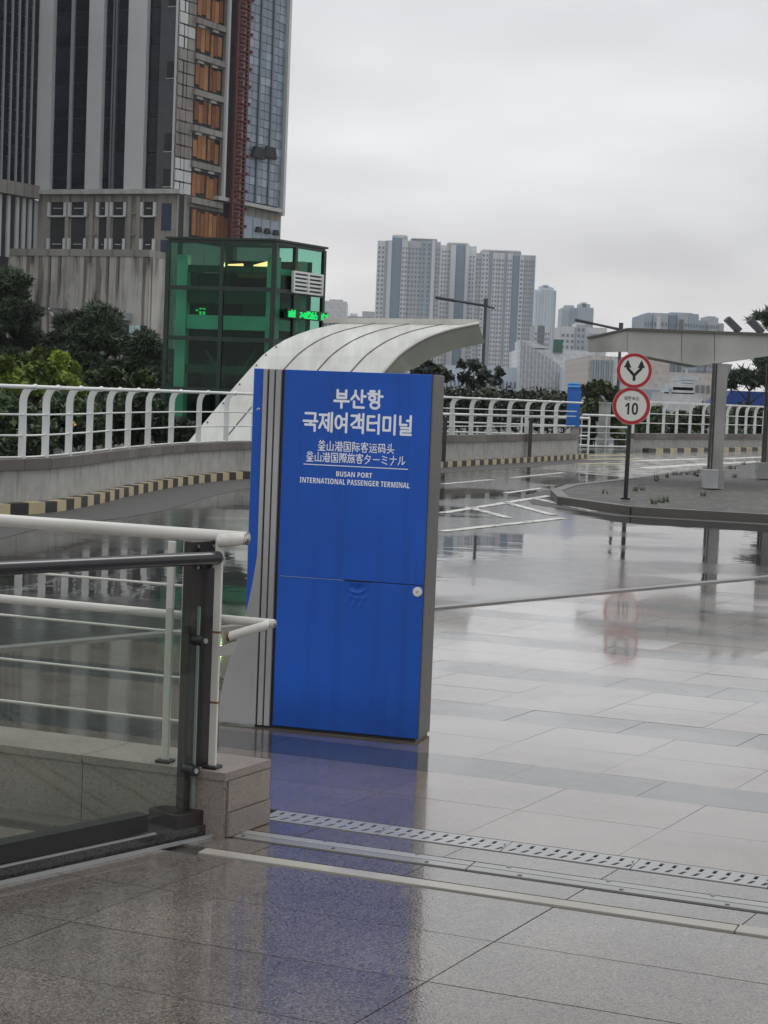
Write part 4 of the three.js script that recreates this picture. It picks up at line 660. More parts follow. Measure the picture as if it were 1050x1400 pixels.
  const d2 = new MB(); for (let k = 0; k < 3; k++) for (let j = 0; j < 4; j++) if (rr() < 0.75) { const s = L.s(256 + k * 5, 424), y = L.y(260, 428 - j * 2.4); L.box(d2, s, s + 0.055, y, y + 0.03, -0.62, -0.6); }
  const dsp = mk('floor_display', dark, (m) => L.box(m, L.s(253, 424), L.s(273, 424), L.y(260, 431), L.y(260, 417), -0.7, -0.63)); d2.build('lit_segments', led, dsp);
}

// ---------------------------------------------------------------- unfinished high-rise on the left
{
  const z0 = 180, cor = D(243, 260, z0), C = facade(cor, U), Rf = facade(cor, V), sIn = C.s(53, 262), inner = C.P(sIn, 0), Lf = facade(inner, V);
  const t = thing('high_rise', 'unfinished high-rise with white facade strips, bare concrete bays and red hoist', 'building', V3(cor.x, -5, cor.z));
  const mk = (name, mat, fill, parent = t) => { const m = new MB(); fill(m); return m.build(name, mat, parent); };
  const Y = (px, py) => C.y(px, py), top = Y(150, -560), yG = Y(150, 258), yBase = Y(150, 355);
  const glassD = [0, 1, 2].map((i) => new THREE.MeshPhysicalMaterial({ color: new THREE.Color().setRGB(0.007 + i * 0.004, 0.009 + i * 0.005, 0.014 + i * 0.007), roughness: 0.12, specularIntensity: 0.35 })), glassB = [0, 1, 2, 3].map((i) => std(0.15 + i * 0.04, 0.19 + i * 0.045, 0.245 + i * 0.05, 0.18));
  const white = std(0.6, 0.61, 0.61, 0.45, { map: dataTex(256, (u, v) => lerp(0.88, 1, fbm(u, v, 4, 5, 71)), true, 24) }), mull = std(0.12, 0.13, 0.15, 0.4), frame = std(0.3, 0.31, 0.33, 0.4), darkCore = std(0.02, 0.02, 0.022, 0.8), paleLine = std(0.5, 0.5, 0.48, 0.5, { map: mottle });
  const conc = std(1, 1, 1, 0.85, { map: dataTex(512, (u, v) => { const n = fbm(u, v, 5, 6, 401), s = smoothstep(fbm(u * 6, v * 0.35, 6, 4, 403), 0.42, 0.75), L = 0.26 * (0.65 + 0.6 * n) * (1 - 0.4 * s); return [S(L * 1.06), S(L), S(L * 0.9)]; }, true, 14) });
  const stained = std(1, 1, 1, 0.9, { map: dataTex(1024, (u, v) => {
    const n = fbm(u, v, 6, 6, 411), drip = smoothstep(fbm(u * 3, v * 0.12, 18, 4, 413), 0.44, 0.6), drip2 = smoothstep(fbm(u * 6, v * 0.2, 14, 4, 417), 0.5, 0.66), mo = smoothstep(fbm(u, v * 0.6, 9, 5, 419), 0.5, 0.72);
    let L = 0.44 * (0.7 + 0.5 * n); const k = drip * 0.62 + drip2 * 0.3; L *= 1 - Math.min(0.86, k) - 0.25 * mo * (1 - k); return [S(L * (1.04 + 0.12 * k)), S(L), S(L * (0.93 - 0.14 * k))]; }, true, 19) });
  const ply = [[0.3, 0.115, 0.035], [0.36, 0.15, 0.05], [0.24, 0.085, 0.026], [0.42, 0.19, 0.075], [0.19, 0.065, 0.022]].map(([a, b, c]) => std(a, b, c, 0.7, { map: mottle })), redM = std(0.085, 0.014, 0.013, 0.6), redS = std(0.16, 0.022, 0.02, 0.6);
  // cores
  mk('core', darkCore, (m) => C.box(m, sIn, 0, -5, top, -9, -0.35));
  mk('core', darkCore, (m) => Rf.box(m, 0.4, Rf.s(388, 150), -5, top, -12, -0.35));
  mk('core', darkCore, (m) => Lf.box(m, -24, -0.2, -5, top, -14, -0.35));
  const r = rng(23), fl = (Y(150, 60) - Y(150, 109)), floors = []; for (let y = yG; y < top; y += fl) floors.push(y);
  const sx = (px) => C.s(px, 150);
  // centre: white strips, dark glazed bays with mullions and floor bands
  for (const [a, b] of [[53.5, 73], [121.5, 141.5], [175, 200.5]]) mk('white_strip', white, (m) => C.box(m, sx(a), sx(b), yG - 0.2, top, -0.3, 0.45));
  for (const [a, b] of [[73, 95], [99, 121.5], [141.5, 152], [158, 175], [200.5, 215]]) floors.forEach((y, i) => { for (let h = 0; h < 2; h++) { const y0 = y + (h ? fl * 0.36 : 0.06), y1 = y + (h ? fl - 0.06 : fl * 0.34); mk(h ? 'window_pane' : 'spandrel', h ? glassD[Math.floor(r() * 3)] : glassD[0], (m) => C.box(m, sx(a) + 0.05, sx(b) - 0.05, y0, y1, -0.3, -0.12 - r() * 0.02)); } });
  for (const [a, b] of [[95, 99], [152, 154.2], [155.6, 158]]) mk('mullion', a === 95 ? frame : mull, (m) => C.box(m, sx(a), sx(b), yG, top, -0.3, 0.12));
  mk('blank_panel', std(0.055, 0.06, 0.072, 0.35, { map: mottle }), (m) => C.box(m, sx(216), sx(238), yG, top, -0.3, 0.02));
  for (const [a, b] of [[84, 107], [182, 207], [231, 255], [-14, 9], [-60, -36]]) { const w = mk('window', darkCore, (m) => C.box(m, sx(226.5), sx(237), Y(230, b), Y(230, a), 0.0, 0.06)); mk('sill', paleLine, (m) => C.box(m, sx(226), sx(237.5), Y(230, b) - 0.08, Y(230, b), 0.03, 0.16), w); }
  mk('edge_trim', white, (m) => C.box(m, sx(238.5), sx(241.5), yG, top, -0.3, 0.3));
  mk('ledge', paleLine, (m) => { C.box(m, sIn, C.s(250, 262), Y(150, 266), Y(150, 259.5), -0.3, 0.7); });
  // podium under the ledge
  const pod = mk('podium_wall', conc, (m) => C.box(m, sIn, 0, yBase - 9, Y(150, 266), -0.33, 0));
  const wins = [[69, 89], [97.5, 117], [135.5, 146], [154.5, 170.5], [196, 211]];
  for (const [a, b] of wins) {
    const X = (px) => C.s(px, 310), w = mk('window_bay', darkCore, (m) => C.box(m, X(a), X(b), yBase, Y(150, 276), 0.0, 0.05));
    for (const [p, q] of [[277, 296.5], [326.5, 346]]) {
      mk('balcony_frame', white, (m) => { C.box(m, X(a) - 0.25, X(a) + 0.05, Y(150, q), Y(150, p), 0.06, 0.35); C.box(m, X(b) - 0.05, X(b) + 0.25, Y(150, q), Y(150, p), 0.06, 0.35); C.box(m, X(a) + 0.06, X(b) - 0.06, Y(150, q) - 0.05, Y(150, q) + 0.12, 0.06, 0.3); }, w);
      mk('rail', paleLine, (m) => C.box(m, X(a) + 0.35, X(b) - 0.35, Y(150, p + 8.5), Y(150, p + 7.2), 0.06, 0.15), w);
    }
  }
  for (const px of [93, 126, 150, 178, 190]) mk('pilaster', conc, (m) => C.box(m, C.s(px - 2.5, 310), C.s(px + 2.5, 310), yBase, Y(150, 268), 0.001, 0.3));
  for (const y of [291, 320, 340]) for (const [a, b] of [[119, 133], [173, 194]]) mk('concrete_band', conc, (m) => C.box(m, C.s(a, 310), C.s(b, 310), Y(150, y + 2), Y(150, y), 0.001, 0.22));
  for (const [p, q] of [[278, 315], [328, 365]]) mk('blue_boarded_window', std(0.02, 0.03, 0.075, 0.5), (m) => C.box(m, C.s(221, 300), C.s(234, 300), Y(228, q), Y(228, p), 0.001, 0.08));
  // stained wall in front of the podium foot
  mk('stained_wall', stained, (m) => C.box(m, C.s(-60, 400), C.s(230, 400), -5, yBase, 0.4, 4));
  mk('wall_cap', conc, (m) => C.box(m, C.s(-60, 400), C.s(230, 400), yBase + 0.002, yBase + 0.7, 0.2, 4.1));
  for (const [a, b, c, d] of [[70, 122, 408, 426], [122, 150, 410, 440], [150, 172, 406, 440]]) mk('wall_panel', stained, (m) => C.box(m, C.s(a, 415), C.s(b, 415), Y(150, d), Y(150, c), 4.0, 4.25));
  const shop = mk('shop_canopy', std(0.3, 0.31, 0.33, 0.5), (m) => C.box(m, C.s(166, 430), C.s(207, 430), Y(150, 440), Y(150, 430), 4, 7));
  for (let i = 0; i < 7; i++) mk('shop_window', i % 3 ? std(0.5, 0.7, 0.68, 0.3) : glassD[2], (m) => C.box(m, C.s(172 + i * 8, 450), C.s(178.5 + i * 8, 450), Y(150, 466), Y(150, 446), 4.0, 4.12));
  // left wing: glazed grid over white fins
  const lx = (px, py = 150) => Lf.s(px, py), cols = [-18, -8, 4, 14.5, 24, 33.5, 43, 52.5];
  for (let k = 0; k + 1 < cols.length; k++) {
    for (let y = Lf.y(25, 249); y < top; y += fl / 3) mk('window_pane', glassD[Math.floor(r() * r() * 3)], (m) => Lf.box(m, lx(cols[k]) + 0.12, lx(cols[k + 1]) - 0.12, y + 0.06, y + fl / 3 - 0.06, -0.3, -0.1 - r() * 0.03));
    mk('mullion', frame, (m) => Lf.box(m, lx(cols[k]) - 0.1, lx(cols[k]) + 0.1, Lf.y(25, 249), top, -0.3, 0.05));
  }
  mk('ledge', conc, (m) => Lf.box(m, lx(-30), -0.02, Lf.y(25, 268), Lf.y(25, 250), -0.33, 0.5));
  for (const px of [-10, 1.5, 13.5, 25.5, 34.5, 43, 51.5]) mk('white_fin', white, (m) => Lf.box(m, Lf.s(px, 310) - 0.28, Lf.s(px, 310) + 0.16, Lf.y(25, 353), Lf.y(25, 269), -0.33, -0.1));
  // bare end bay: concrete frame, plywood-closed openings, hoist mast, blue glazed side
  const rx = (px, py = 150) => Rf.s(px, py), ry = (px, py) => Rf.y(px, py), yL = ry(300, 272);
  mk('concrete_frame', conc, (m) => Rf.box(m, 0, rx(312), yL - 8, top, -0.34, -0.2));
  for (let i = -13; i < 6; i++) {
    const p0 = 36 + i * 49, p1 = p0 + 36; if (i === 5) { }
    const yT = ry(283, p0 + 4), y0 = ry(283, p1 + 4); if (i > 4) continue;
    const bay = mk('open_bay', darkCore, (m) => Rf.box(m, rx(265.5), rx(304), y0, yT, -0.199, -0.15)), n = 6;
    for (let k = 0; k < n; k++) { const a = lerp(rx(266), rx(301), k / n) + 0.04 + (k === 3 ? 0.25 : 0), b = lerp(rx(266), rx(301), (k + 1) / n) - 0.03; mk('plywood_sheet', ply[Math.floor(r() * 5)], (m) => Rf.box(m, a, b, y0 + r() * 0.5, yT - r() * 0.6, -0.148, -0.06 + r() * 0.06), bay); }
    mk('floor_beam', conc, (m) => Rf.box(m, rx(263), rx(306), ry(283, p1 + 14), ry(283, p1 + 6), -0.199, 0.35));
    for (const px of [272, 291]) mk('white_lamp', white, (m) => Rf.box(m, rx(px) - 0.5, rx(px) + 0.5, yT - 0.05, yT + 0.3, -0.14, 0.1), bay);
    for (const [a, b] of [[243.5, 254], [255, 264.5]]) for (let h = 0; h < 3; h++) { const yy = y0 + h * fl / 3 + 0.05, whiteHere = (p0 < 60 && a < 250) || p0 > 200 || (h === 1 && r() < 0.12); mk(whiteHere ? 'white_panel' : 'concrete_block', whiteHere ? white : conc, (m) => Rf.box(m, rx(a), rx(b), yy, yy + fl / 3 - 0.16, -0.199, -0.02 - r() * 0.06)); }
  }
  const low = mk('open_bay', darkCore, (m) => Rf.box(m, rx(261, 300), rx(318, 300), ry(290, 328), ry(290, 288), -0.199, -0.1));
  for (let k = 0; k < 9; k++) mk('plywood_sheet', ply[(k * 3 + 1) % 5], (m) => Rf.box(m, lerp(rx(262, 300), rx(312, 300), k / 9) + 0.05, lerp(rx(262, 300), rx(312, 300), (k + 0.92) / 9), ry(290, 326), ry(290, 291 + (k % 3) * 2), -0.09, 0.02 + r() * 0.06), low);
  mk('concrete_pier', conc, (m) => Rf.box(m, rx(328.5), rx(337), -5, top, -0.34, 0.2));
  mk('white_pipe', white, (m) => Rf.box(m, rx(303), rx(305.5), yL, top, 0.3, 0.6));
  const mast = mk('hoist_mast', redM, (m) => { for (const px of [311, 326]) Rf.box(m, rx(px) - 0.16, rx(px) + 0.16, ry(315, 335), top, 0.8, 1.1); });
  for (let p = 328; p > -560; p -= 6) mk('mast_rung', redS, (m) => { Rf.box(m, rx(311), rx(326), ry(318, p), ry(318, p - 1.1), 0.95, 1.15); const k = Math.round(p / 6) % 2 ? 1 : -1; m.bar(Rf.P(rx(318.5 - 7 * k), ry(318, p), 0.9), Rf.P(rx(318.5 + 7 * k), ry(318, p - 6), 0.9), 0.14, 0.14); }, mast);
  for (let p = 312; p > -560; p -= 24) mk('wall_tie', redM, (m) => { Rf.box(m, rx(325), rx(334.5), ry(330, p), ry(330, p - 1.5), 0.3, 0.7); Rf.box(m, rx(333), rx(335), ry(334, p + 1), ry(334, p - 3), 0.21, 0.75); }, mast);
  // blue glass side
  const gc = [337.5, 345.5, 354, 362.5, 371, 379.5, 388], rowH = fl / 4;
  let nPane = 0;
  for (let k = 0; k < 6; k++) for (let y = ry(360, 279); y < top * 0.62 && nPane < 290; y += rowH) { nPane++; mk('glass_pane', glassB[Math.min(3, Math.floor(r() * r() * 4.4))], (m) => Rf.box(m, rx(gc[k]) + 0.03, rx(gc[k + 1]) - 0.03, y + 0.03, y + rowH - 0.03, -0.3, -0.1 + (r() - 0.5) * 0.03)); }
  mk('upper_glazing', glassB[1], (m) => Rf.box(m, rx(337.5), rx(388), top * 0.62 + 1.2, top, -0.3, -0.1));
  mk('corner_trim', white, (m) => Rf.box(m, rx(388.4), rx(391.5), ry(360, 290), top, -0.34, 0.3));
  for (const k of [2, 4]) mk('mullion', std(0.1, 0.12, 0.15, 0.4), (m) => Rf.box(m, rx(gc[k]) - 0.14, rx(gc[k]) + 0.14, ry(360, 279), top, -0.25, 0.05));
  for (const px of [342, 358]) mk('open_window', darkCore, (m) => { const s = rx(px, 212), y = ry(px, 214); m.prism([Rf.P(s, y, 0), Rf.P(s + 2.6, y, 0), Rf.P(s + 2.2, y + 1.2, 0), Rf.P(s + 0.6, y + 1.2, 0)], Rf.n.clone().multiplyScalar(0.35)); });
  mk('ledge', paleLine, (m) => { Rf.box(m, rx(296), rx(386), ry(340, 283), ry(340, 278), -0.33, 0.7); });
  mk('base_wall', conc, (m) => Rf.box(m, rx(328, 310), rx(389), -5, ry(340, 283.2), -0.34, 0.05));
  for (let k = 0; k < 4; k++) { const a = lerp(rx(332, 310), rx(380, 310), k / 4), b = lerp(rx(332, 310), rx(380, 310), (k + 1) / 4), w = mk('glass_pane', glassB[2], (m) => Rf.box(m, a + 0.06, b - 0.06, ry(345, 330), ry(345, 297), 0.051, 0.12)); if (k) mk('open_window', darkCore, (m) => m.prism([Rf.P(a + 0.4, ry(345, 316), 0.121), Rf.P(b - 0.2, ry(345, 316), 0.121), Rf.P(b - 0.5, ry(345, 309), 0.121), Rf.P(a + 0.7, ry(345, 309), 0.121)], Rf.n.clone().multiplyScalar(0.3)), w); }
}

// ---------------------------------------------------------------- far buildings
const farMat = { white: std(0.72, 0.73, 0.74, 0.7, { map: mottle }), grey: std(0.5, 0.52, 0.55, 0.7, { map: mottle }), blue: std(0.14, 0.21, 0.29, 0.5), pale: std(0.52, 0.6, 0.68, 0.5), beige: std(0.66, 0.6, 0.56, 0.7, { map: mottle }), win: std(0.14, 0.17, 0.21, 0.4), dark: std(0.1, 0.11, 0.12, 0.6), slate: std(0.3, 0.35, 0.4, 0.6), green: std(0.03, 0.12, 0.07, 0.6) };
function farBlock(name, label, z, x0, x1, yTop, { yBase = -5, dir = V3(1, 0, 0), depth = 20, wall = 'white', facets = [], windows, roof = [], group } = {}) {
  const o = D(x0, yTop, z), f = facade(o, dir.clone().normalize()), t = thing(name, label, 'building', V3(o.x, -5, o.z)), s1 = f.s(x1, yTop), top = o.y;
  const mk = (n, mat, fill, p = t) => { const m = new MB(); fill(m); return m.build(n, mat, p); };
  mk('wall', farMat[wall], (m) => f.box(m, 0, s1, yBase, top, -depth, 0));
  const grid = (name2, a, b, y0, y1, nx, dy, fx, fy, d, mat = farMat.win) => { const m = new MB(), w = (b - a) / nx; for (let y = y0; y + dy <= y1; y += dy) for (let i = 0; i < nx; i++) f.box(m, a + w * (i + 0.5 - fx / 2), a + w * (i + 0.5 + fx / 2), y + dy * (0.5 - fy / 2), y + dy * (0.5 + fy / 2), d, d + 0.25); if (m.empty) return; const o2 = m.build(name2, mat, t); o2.userData.kind = 'stuff'; };
  for (const [a, b, mat, up = 0, nx = 0, d = 0.8, fx = 0.5] of facets) {
    const sa = f.s(a, yTop), sb = f.s(b, yTop), yt = D(a, yTop + up, z).y;
    mk('facade_strip', farMat[mat], (m) => f.box(m, sa + 0.05, sb - 0.05, yBase, yt, 0.001, d));
    if (nx) grid('window_rows', sa, sb, top - Math.floor((top - 8) / 3) * 3, yt - 1, nx, 3, fx, 0.5, d);
  }
  if (windows) grid('window_rows', s1 * 0.03, s1 * 0.97, windows.from ?? 4, top - 1.5, windows.n, windows.dy ?? 3.4, windows.fx ?? 0.55, windows.fy ?? 0.5, 0);
  for (const [a, b, yy, mat = 'grey'] of roof) mk('roof_block', farMat[mat], (m) => f.box(m, f.s(a, yTop), f.s(b, yTop), top + 0.01, D(a, yy, z).y, -depth * 0.7, -2));
  return { t, f, mk, s: (px, py) => f.s(px, py ?? yTop), top };
}
farBlock('apartment_tower', 'tall white and blue-grey apartment tower, leftmost of the three', 1150, 516.5, 603, 329, { depth: 40, dir: V3(1, 0, 0.02), wall: 'white', facets: [[517, 527, 'white', 0, 2, 0.8], [527, 531, 'slate'], [531, 536.5, 'white', 0, 0, 3], [536.5, 550, 'blue', -4, 0, 1.6], [550, 558.5, 'white', 0, 2, 3], [558.5, 577, 'grey', 0, 4, 0.9], [577, 591, 'slate', 0, 2, 1.8], [591, 596, 'white', 0, 0, 3], [596, 603, 'grey', 2, 2, 0.8]], roof: [[536, 557, 322], [537, 556, 320.5, 'white'], [561, 598, 326], [563, 597, 325, 'white']] });
farBlock('apartment_tower', 'apartment tower with grey-blue centre strip, middle of the three', 1230, 603, 652, 335, { depth: 40, dir: V3(1, 0, 0.02), wall: 'white', facets: [[604, 612, 'white', 2, 2], [612, 617, 'grey', 0, 1], [617, 624, 'white', 0, 0, 3], [624, 637, 'blue', 0, 0, 1.2], [637, 642, 'white', 0, 0, 3], [642, 651, 'white', 8, 2]], roof: [[611, 641, 332], [613, 640, 331, 'white']] });
farBlock('apartment_tower', 'broad grey and white apartment tower, rightmost of the three', 1180, 651, 733, 346, { depth: 40, dir: V3(1, 0, 0.02), wall: 'white', facets: [[651, 659, 'grey', 0, 2], [659, 669, 'white', -2, 2, 2], [669, 674, 'slate', 0, 0], [674, 682, 'white', 0, 2, 3], [682, 690, 'white', 0, 2, 2], [690, 694, 'grey'], [694, 701, 'white', 0, 2, 3], [701, 711, 'blue', 3, 0, 1.4], [711, 717, 'white', 3, 1, 2.4], [717, 726, 'grey', 4, 3], [726, 732, 'slate', 4, 2]], roof: [[657, 713, 342], [660, 712, 340.5, 'white']] });
{
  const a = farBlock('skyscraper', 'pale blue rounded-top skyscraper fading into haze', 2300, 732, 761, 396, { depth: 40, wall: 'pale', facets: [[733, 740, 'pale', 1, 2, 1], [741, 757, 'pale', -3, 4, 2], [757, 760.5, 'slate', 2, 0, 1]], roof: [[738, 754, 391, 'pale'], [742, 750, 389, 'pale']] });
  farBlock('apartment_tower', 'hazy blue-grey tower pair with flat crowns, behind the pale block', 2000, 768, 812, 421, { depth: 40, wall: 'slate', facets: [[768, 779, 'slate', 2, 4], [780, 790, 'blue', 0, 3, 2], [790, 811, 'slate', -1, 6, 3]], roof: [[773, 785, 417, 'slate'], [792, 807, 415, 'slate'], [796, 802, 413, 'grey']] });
  farBlock('office_block', 'white stepped block in front of the hazy tower pair', 900, 766, 830, 446, { depth: 30, wall: 'white', facets: [[767, 786, 'white', 0, 3, 0.8], [788, 800, 'grey', -2, 2, 2], [806, 817, 'slate', 10, 3, 1]], roof: [[788, 800, 441, 'white']] });
  farBlock('office_block', 'small grey and white block at the foot of the pale skyscraper', 1000, 730, 753, 445, { depth: 30, wall: 'grey', facets: [[731, 735, 'white', 0, 1], [736, 744, 'dark', 0, 2], [745, 752, 'white', 1, 2]] });
  // big pale warehouse with sloping roofline
  const W = farBlock('warehouse', 'big pale grey ribbed warehouse with a sloping roof edge', 420, 712, 815, 476, { depth: 40, wall: 'white' });
  W.mk('gable', farMat.white, (m) => m.prism([[712, 476], [712, 465], [730, 467], [750, 476]].map(([x, y]) => W.f.P(W.f.s(x, y), W.f.y(x, y), 0.4)), V3(0, 0, -20)));
  W.mk('sloped_wall', farMat.grey, (m) => m.prism([[712, 530], [712, 465], [765, 499], [765, 530]].map(([x, y]) => W.f.P(W.f.s(x, y), W.f.y(x, y), 0.5)), V3(0, 0, -0.4)));
  for (let i = 0; i < 11; i++) { const x = 714 + i * 5; W.mk('cladding_rib', farMat.white, (m) => W.f.box(m, W.s(x), W.s(x + 1.2), -4, W.f.y(x, 467 + i * 3.2), 0.51, 0.7)); }
  W.mk('green_banner', farMat.green, (m) => W.f.box(m, W.s(756), W.s(769), W.f.y(760, 482), W.f.y(760, 464), 0.1, 0.5));
  W.mk('low_annex', farMat.pale, (m) => W.f.box(m, W.s(766), W.s(800), -5, W.f.y(780, 508), 1, 8));
  const B = farBlock('terminal_hall', 'pale beige hall with vertical dark grille, behind the round signs', 300, 805, 916, 486, { depth: 40, wall: 'beige' });
  for (let i = 0; i < 9; i++) B.mk('grille_slat', i % 2 ? farMat.grey : farMat.slate, (m) => B.f.box(m, B.s(809 + i * 3.4), B.s(811.6 + i * 3.4), B.f.y(820, 526), B.f.y(820, 492), 0.05, 0.6));
  B.mk('base_wall', farMat.slate, (m) => B.f.box(m, B.s(808), B.s(918), -5, B.f.y(850, 531), 0.05, 1));
  B.mk('pilaster', farMat.white, (m) => B.f.box(m, B.s(836), B.s(845), B.f.y(850, 531), B.f.y(850, 488), 0.05, 0.5));
  farBlock('apartment_block', 'wide grey apartment block above the shelter roof', 800, 881, 956, 429, { depth: 40, wall: 'slate', facets: [[881, 892, 'slate', 3, 3], [893, 913, 'grey', 1, 4, 2], [897, 902, 'white', 4, 0, 4], [914, 925, 'blue', 2, 2, 1], [926, 940, 'grey', 0, 3, 2], [928, 934, 'dark', 8, 0, 3], [940, 955, 'slate', 0, 4, 1]], roof: [[886, 912, 427, 'slate'], [918, 948, 426.5, 'slate']] });
  farBlock('apartment_block', 'brownish stepped apartment block right of the grey one', 820, 952, 990, 442, { depth: 30, wall: 'grey', facets: [[953, 966, 'slate', -4, 4], [967, 981, 'grey', -8, 4, 2], [982, 989, 'slate', 0, 2]], roof: [[968, 979, 432, 'slate']] });
  farBlock('office_block', 'hazy beige low block behind the shelter pillar', 350, 905, 975, 508, { depth: 30, wall: 'beige', windows: { n: 9, from: 1, dy: 3 } });
  farBlock('low_block', 'small white block beside the lift tower', 500, 443, 474, 411, { depth: 20, wall: 'white', windows: { n: 5, from: 6 }, roof: [[450, 468, 408.5, 'grey']] });
  farBlock('low_block', 'low grey block peeking above the shell canopy', 520, 470, 517, 432, { depth: 20, wall: 'grey', windows: { n: 8, from: 6, dy: 3 }, roof: [[478, 488, 428, 'white'], [495, 512, 425, 'grey']] });
  farBlock('low_block', 'pale blocks seen under the shell canopy lip', 430, 560, 735, 497, { depth: 20, wall: 'pale', windows: { n: 30, from: -2, dy: 3, fx: 0.4 } });
}
{ // stepped white structure and blue roofed shed behind the far railing
  const z = 140, o = D(925, 550, z), t = thing('white_superstructure', 'stepped white metal structure beyond the far railing', 'structure', o.clone().setY(-5)), b = (n, x0, x1, y0, y1, d, mat = farMat.white) => { const p = D(x0, y0, z), q = D(x1, y1, z); new MB().box((p.x + q.x) / 2, (p.y + q.y) / 2, p.z - d / 2, q.x - p.x, Math.abs(q.y - p.y), d).build(n, mat, t); };
  b('deck', 905, 960, 560, 538, 6); b('cabin', 918, 950, 538, 524, 4); b('cabin_roof', 930, 956, 520, 514.5, 5); b('wheelhouse', 932, 948, 524, 520, 3, farMat.pale); b('mast', 938, 940, 514.5, 503, 0.2); b('window_band', 920, 948, 533, 530, 4.1, farMat.slate); b('funnel', 908, 915, 538, 530, 2, farMat.pale);
  const z2 = 120, p0 = D(985, 552, z2), s = thing('blue_roof_shed', 'low shed with bright blue sloping roof beyond the shelter', 'shed', p0.clone().setY(-5)), P = (x, y, d = 0) => D(x, y, z2 + d);
  new MB().prism([P(985, 553), P(1000, 534, 0), P(1075, 537, 0), P(1085, 556)], V3(0, 0, -6)).build('roof', std(0.01, 0.06, 0.3, 0.5, { map: mottle }), s);
  new MB().prism([P(988, 554), P(1082, 557), P(1082, 640), P(988, 640)].map((p) => p.add(V3(0, 0, -0.5))), V3(0, 0, -5)).build('wall', farMat.grey, s);
}

// ---------------------------------------------------------------- trees, shrubs, hedges
function foliage(seed, blobs, size, base, { needle = false, dark = 0.45 } = {}) {
  const r = rng(seed), pos = [], col = [];
  const unit = () => { let x, y, z; do { x = r() * 2 - 1; y = r() * 2 - 1; z = r() * 2 - 1; } while (x * x + y * y + z * z > 1); return V3(x, y, z); };
  for (const [c, rad, n] of blobs) {
    const tint = lerp(dark, 1.9, r());
    for (let i = 0; i < n; i++) {
      const u = unit(); const l = u.length(); u.multiplyScalar((0.35 + 0.65 * Math.pow(r(), 0.6)) / Math.max(l, 0.05) * Math.min(1, 0.6 + l * 0.5));
      const p = c.clone().add(V3(u.x * rad.x, u.y * rad.y, u.z * rad.z)), a = unit().normalize(), b = needle ? a.clone().cross(unit()).normalize().multiplyScalar(0.16) : a.clone().cross(unit()).normalize().multiplyScalar(0.55), s = size * (0.6 + 0.8 * r());
      if (needle) a.add(V3(u.x, 0.5, u.z)).normalize();
      const k = tint * (0.7 + 0.6 * r()), cc = [base[0] * k * (0.9 + 0.25 * r()), base[1] * k, base[2] * k * (0.85 + 0.3 * r())];
      const q = [p.clone().addScaledVector(a, -s), p.clone().addScaledVector(b, s), p.clone().addScaledVector(a, s), p.clone().addScaledVector(b, -s)];
      for (const j of [0, 1, 2, 0, 2, 3]) { pos.push(q[j].x, q[j].y, q[j].z); col.push(...cc); }
    }
  }
  const g = new THREE.BufferGeometry(); g.setAttribute('position', new THREE.Float32BufferAttribute(pos, 3)); g.setAttribute('color', new THREE.Float32BufferAttribute(col, 3)); g.computeVertexNormals(); return g;
}
const leafMat = new THREE.MeshStandardMaterial({ vertexColors: true, roughness: 0.6, side: THREE.DoubleSide }), bark = std(0.05, 0.035, 0.025, 0.9, { map: mottle });
function tree(name, label, cat, z, x, yTopPx, pxBlobs, o = {}) {            // blobs: [px, py, rx, ry] in the photograph's scale at depth z
  const m = z / F, b = V3(D(x, 600, z).x, o.ground ?? -5, -z), t = thing(name, label, cat, b.clone()), r = rng(o.seed ?? 3);
  const blobs = pxBlobs.map(([px, py, rx, ry, n]) => { const dz = (r() - 0.5) * (o.spread ?? 2); const c = D(px, py, z + dz); return [c, V3(rx * m, ry * m, Math.max(rx, ry) * m * 0.9), n ?? Math.round(rx * ry * (o.density ?? 1.1))]; });
  const tm = new MB(), topP = D(x, yTopPx, z); tm.tube(b, V3(lerp(b.x, topP.x, 0.7), lerp(b.y, topP.y, 0.75), -z), o.trunk ?? 0.16, 9, (o.trunk ?? 0.16) * 0.4); tm.build('trunk', bark, t);
  for (const [c] of blobs.filter((_, i) => i % (o.limbEvery ?? 1) === 0)) { const a = V3(lerp(b.x, topP.x, 0.5), Math.max(b.y + 0.4, c.y - Math.abs(c.x - b.x) * 0.5 - 0.5), -z); new MB().tube(a, c, (o.trunk ?? 0.16) * 0.35, 6, 0.015).build('limb', bark, t); }
  const cm = new MB(); cm.add(foliage((o.seed ?? 3) * 31, blobs, o.leaf ?? 0.11, o.color ?? [0.035, 0.055, 0.03], o)); cm.build('crown', leafMat, t);
  return t;
}
const pineC = [0.028, 0.046, 0.022];
const layer = (seed, cx, y0, y1, w0, w1, n) => { const r = rng(seed); return Array.from({ length: n }, (_, i) => { const k = i / (n - 1), w = lerp(w0, w1, k); return [cx + (r() - 0.5) * 2 * w, lerp(y0, y1, k) + (r() - 0.5) * 10, 12 + r() * 9, 7 + r() * 6]; }); };
tree('pine_tree', 'dark pine at the left frame edge against the stained wall', 'tree', 62, 18, 380, layer(1, 10, 384, 545, 16, 72, 62), { seed: 1, needle: true, leaf: 0.2, color: pineC, density: 4, trunk: 0.2 });
tree('pine_tree', 'dark spreading pine between the left pine and the lift tower', 'tree', 58, 130, 420, layer(2, 120, 426, 545, 26, 92, 74), { seed: 2, needle: true, leaf: 0.2, color: pineC, density: 4, trunk: 0.2 });
tree('pine_tree', 'dark pine standing close beside the green lift tower', 'tree', 55, 190, 450, layer(3, 188, 464, 575, 22, 46, 48), { seed: 3, needle: true, leaf: 0.19, color: [0.032, 0.055, 0.024], density: 4, trunk: 0.16 });
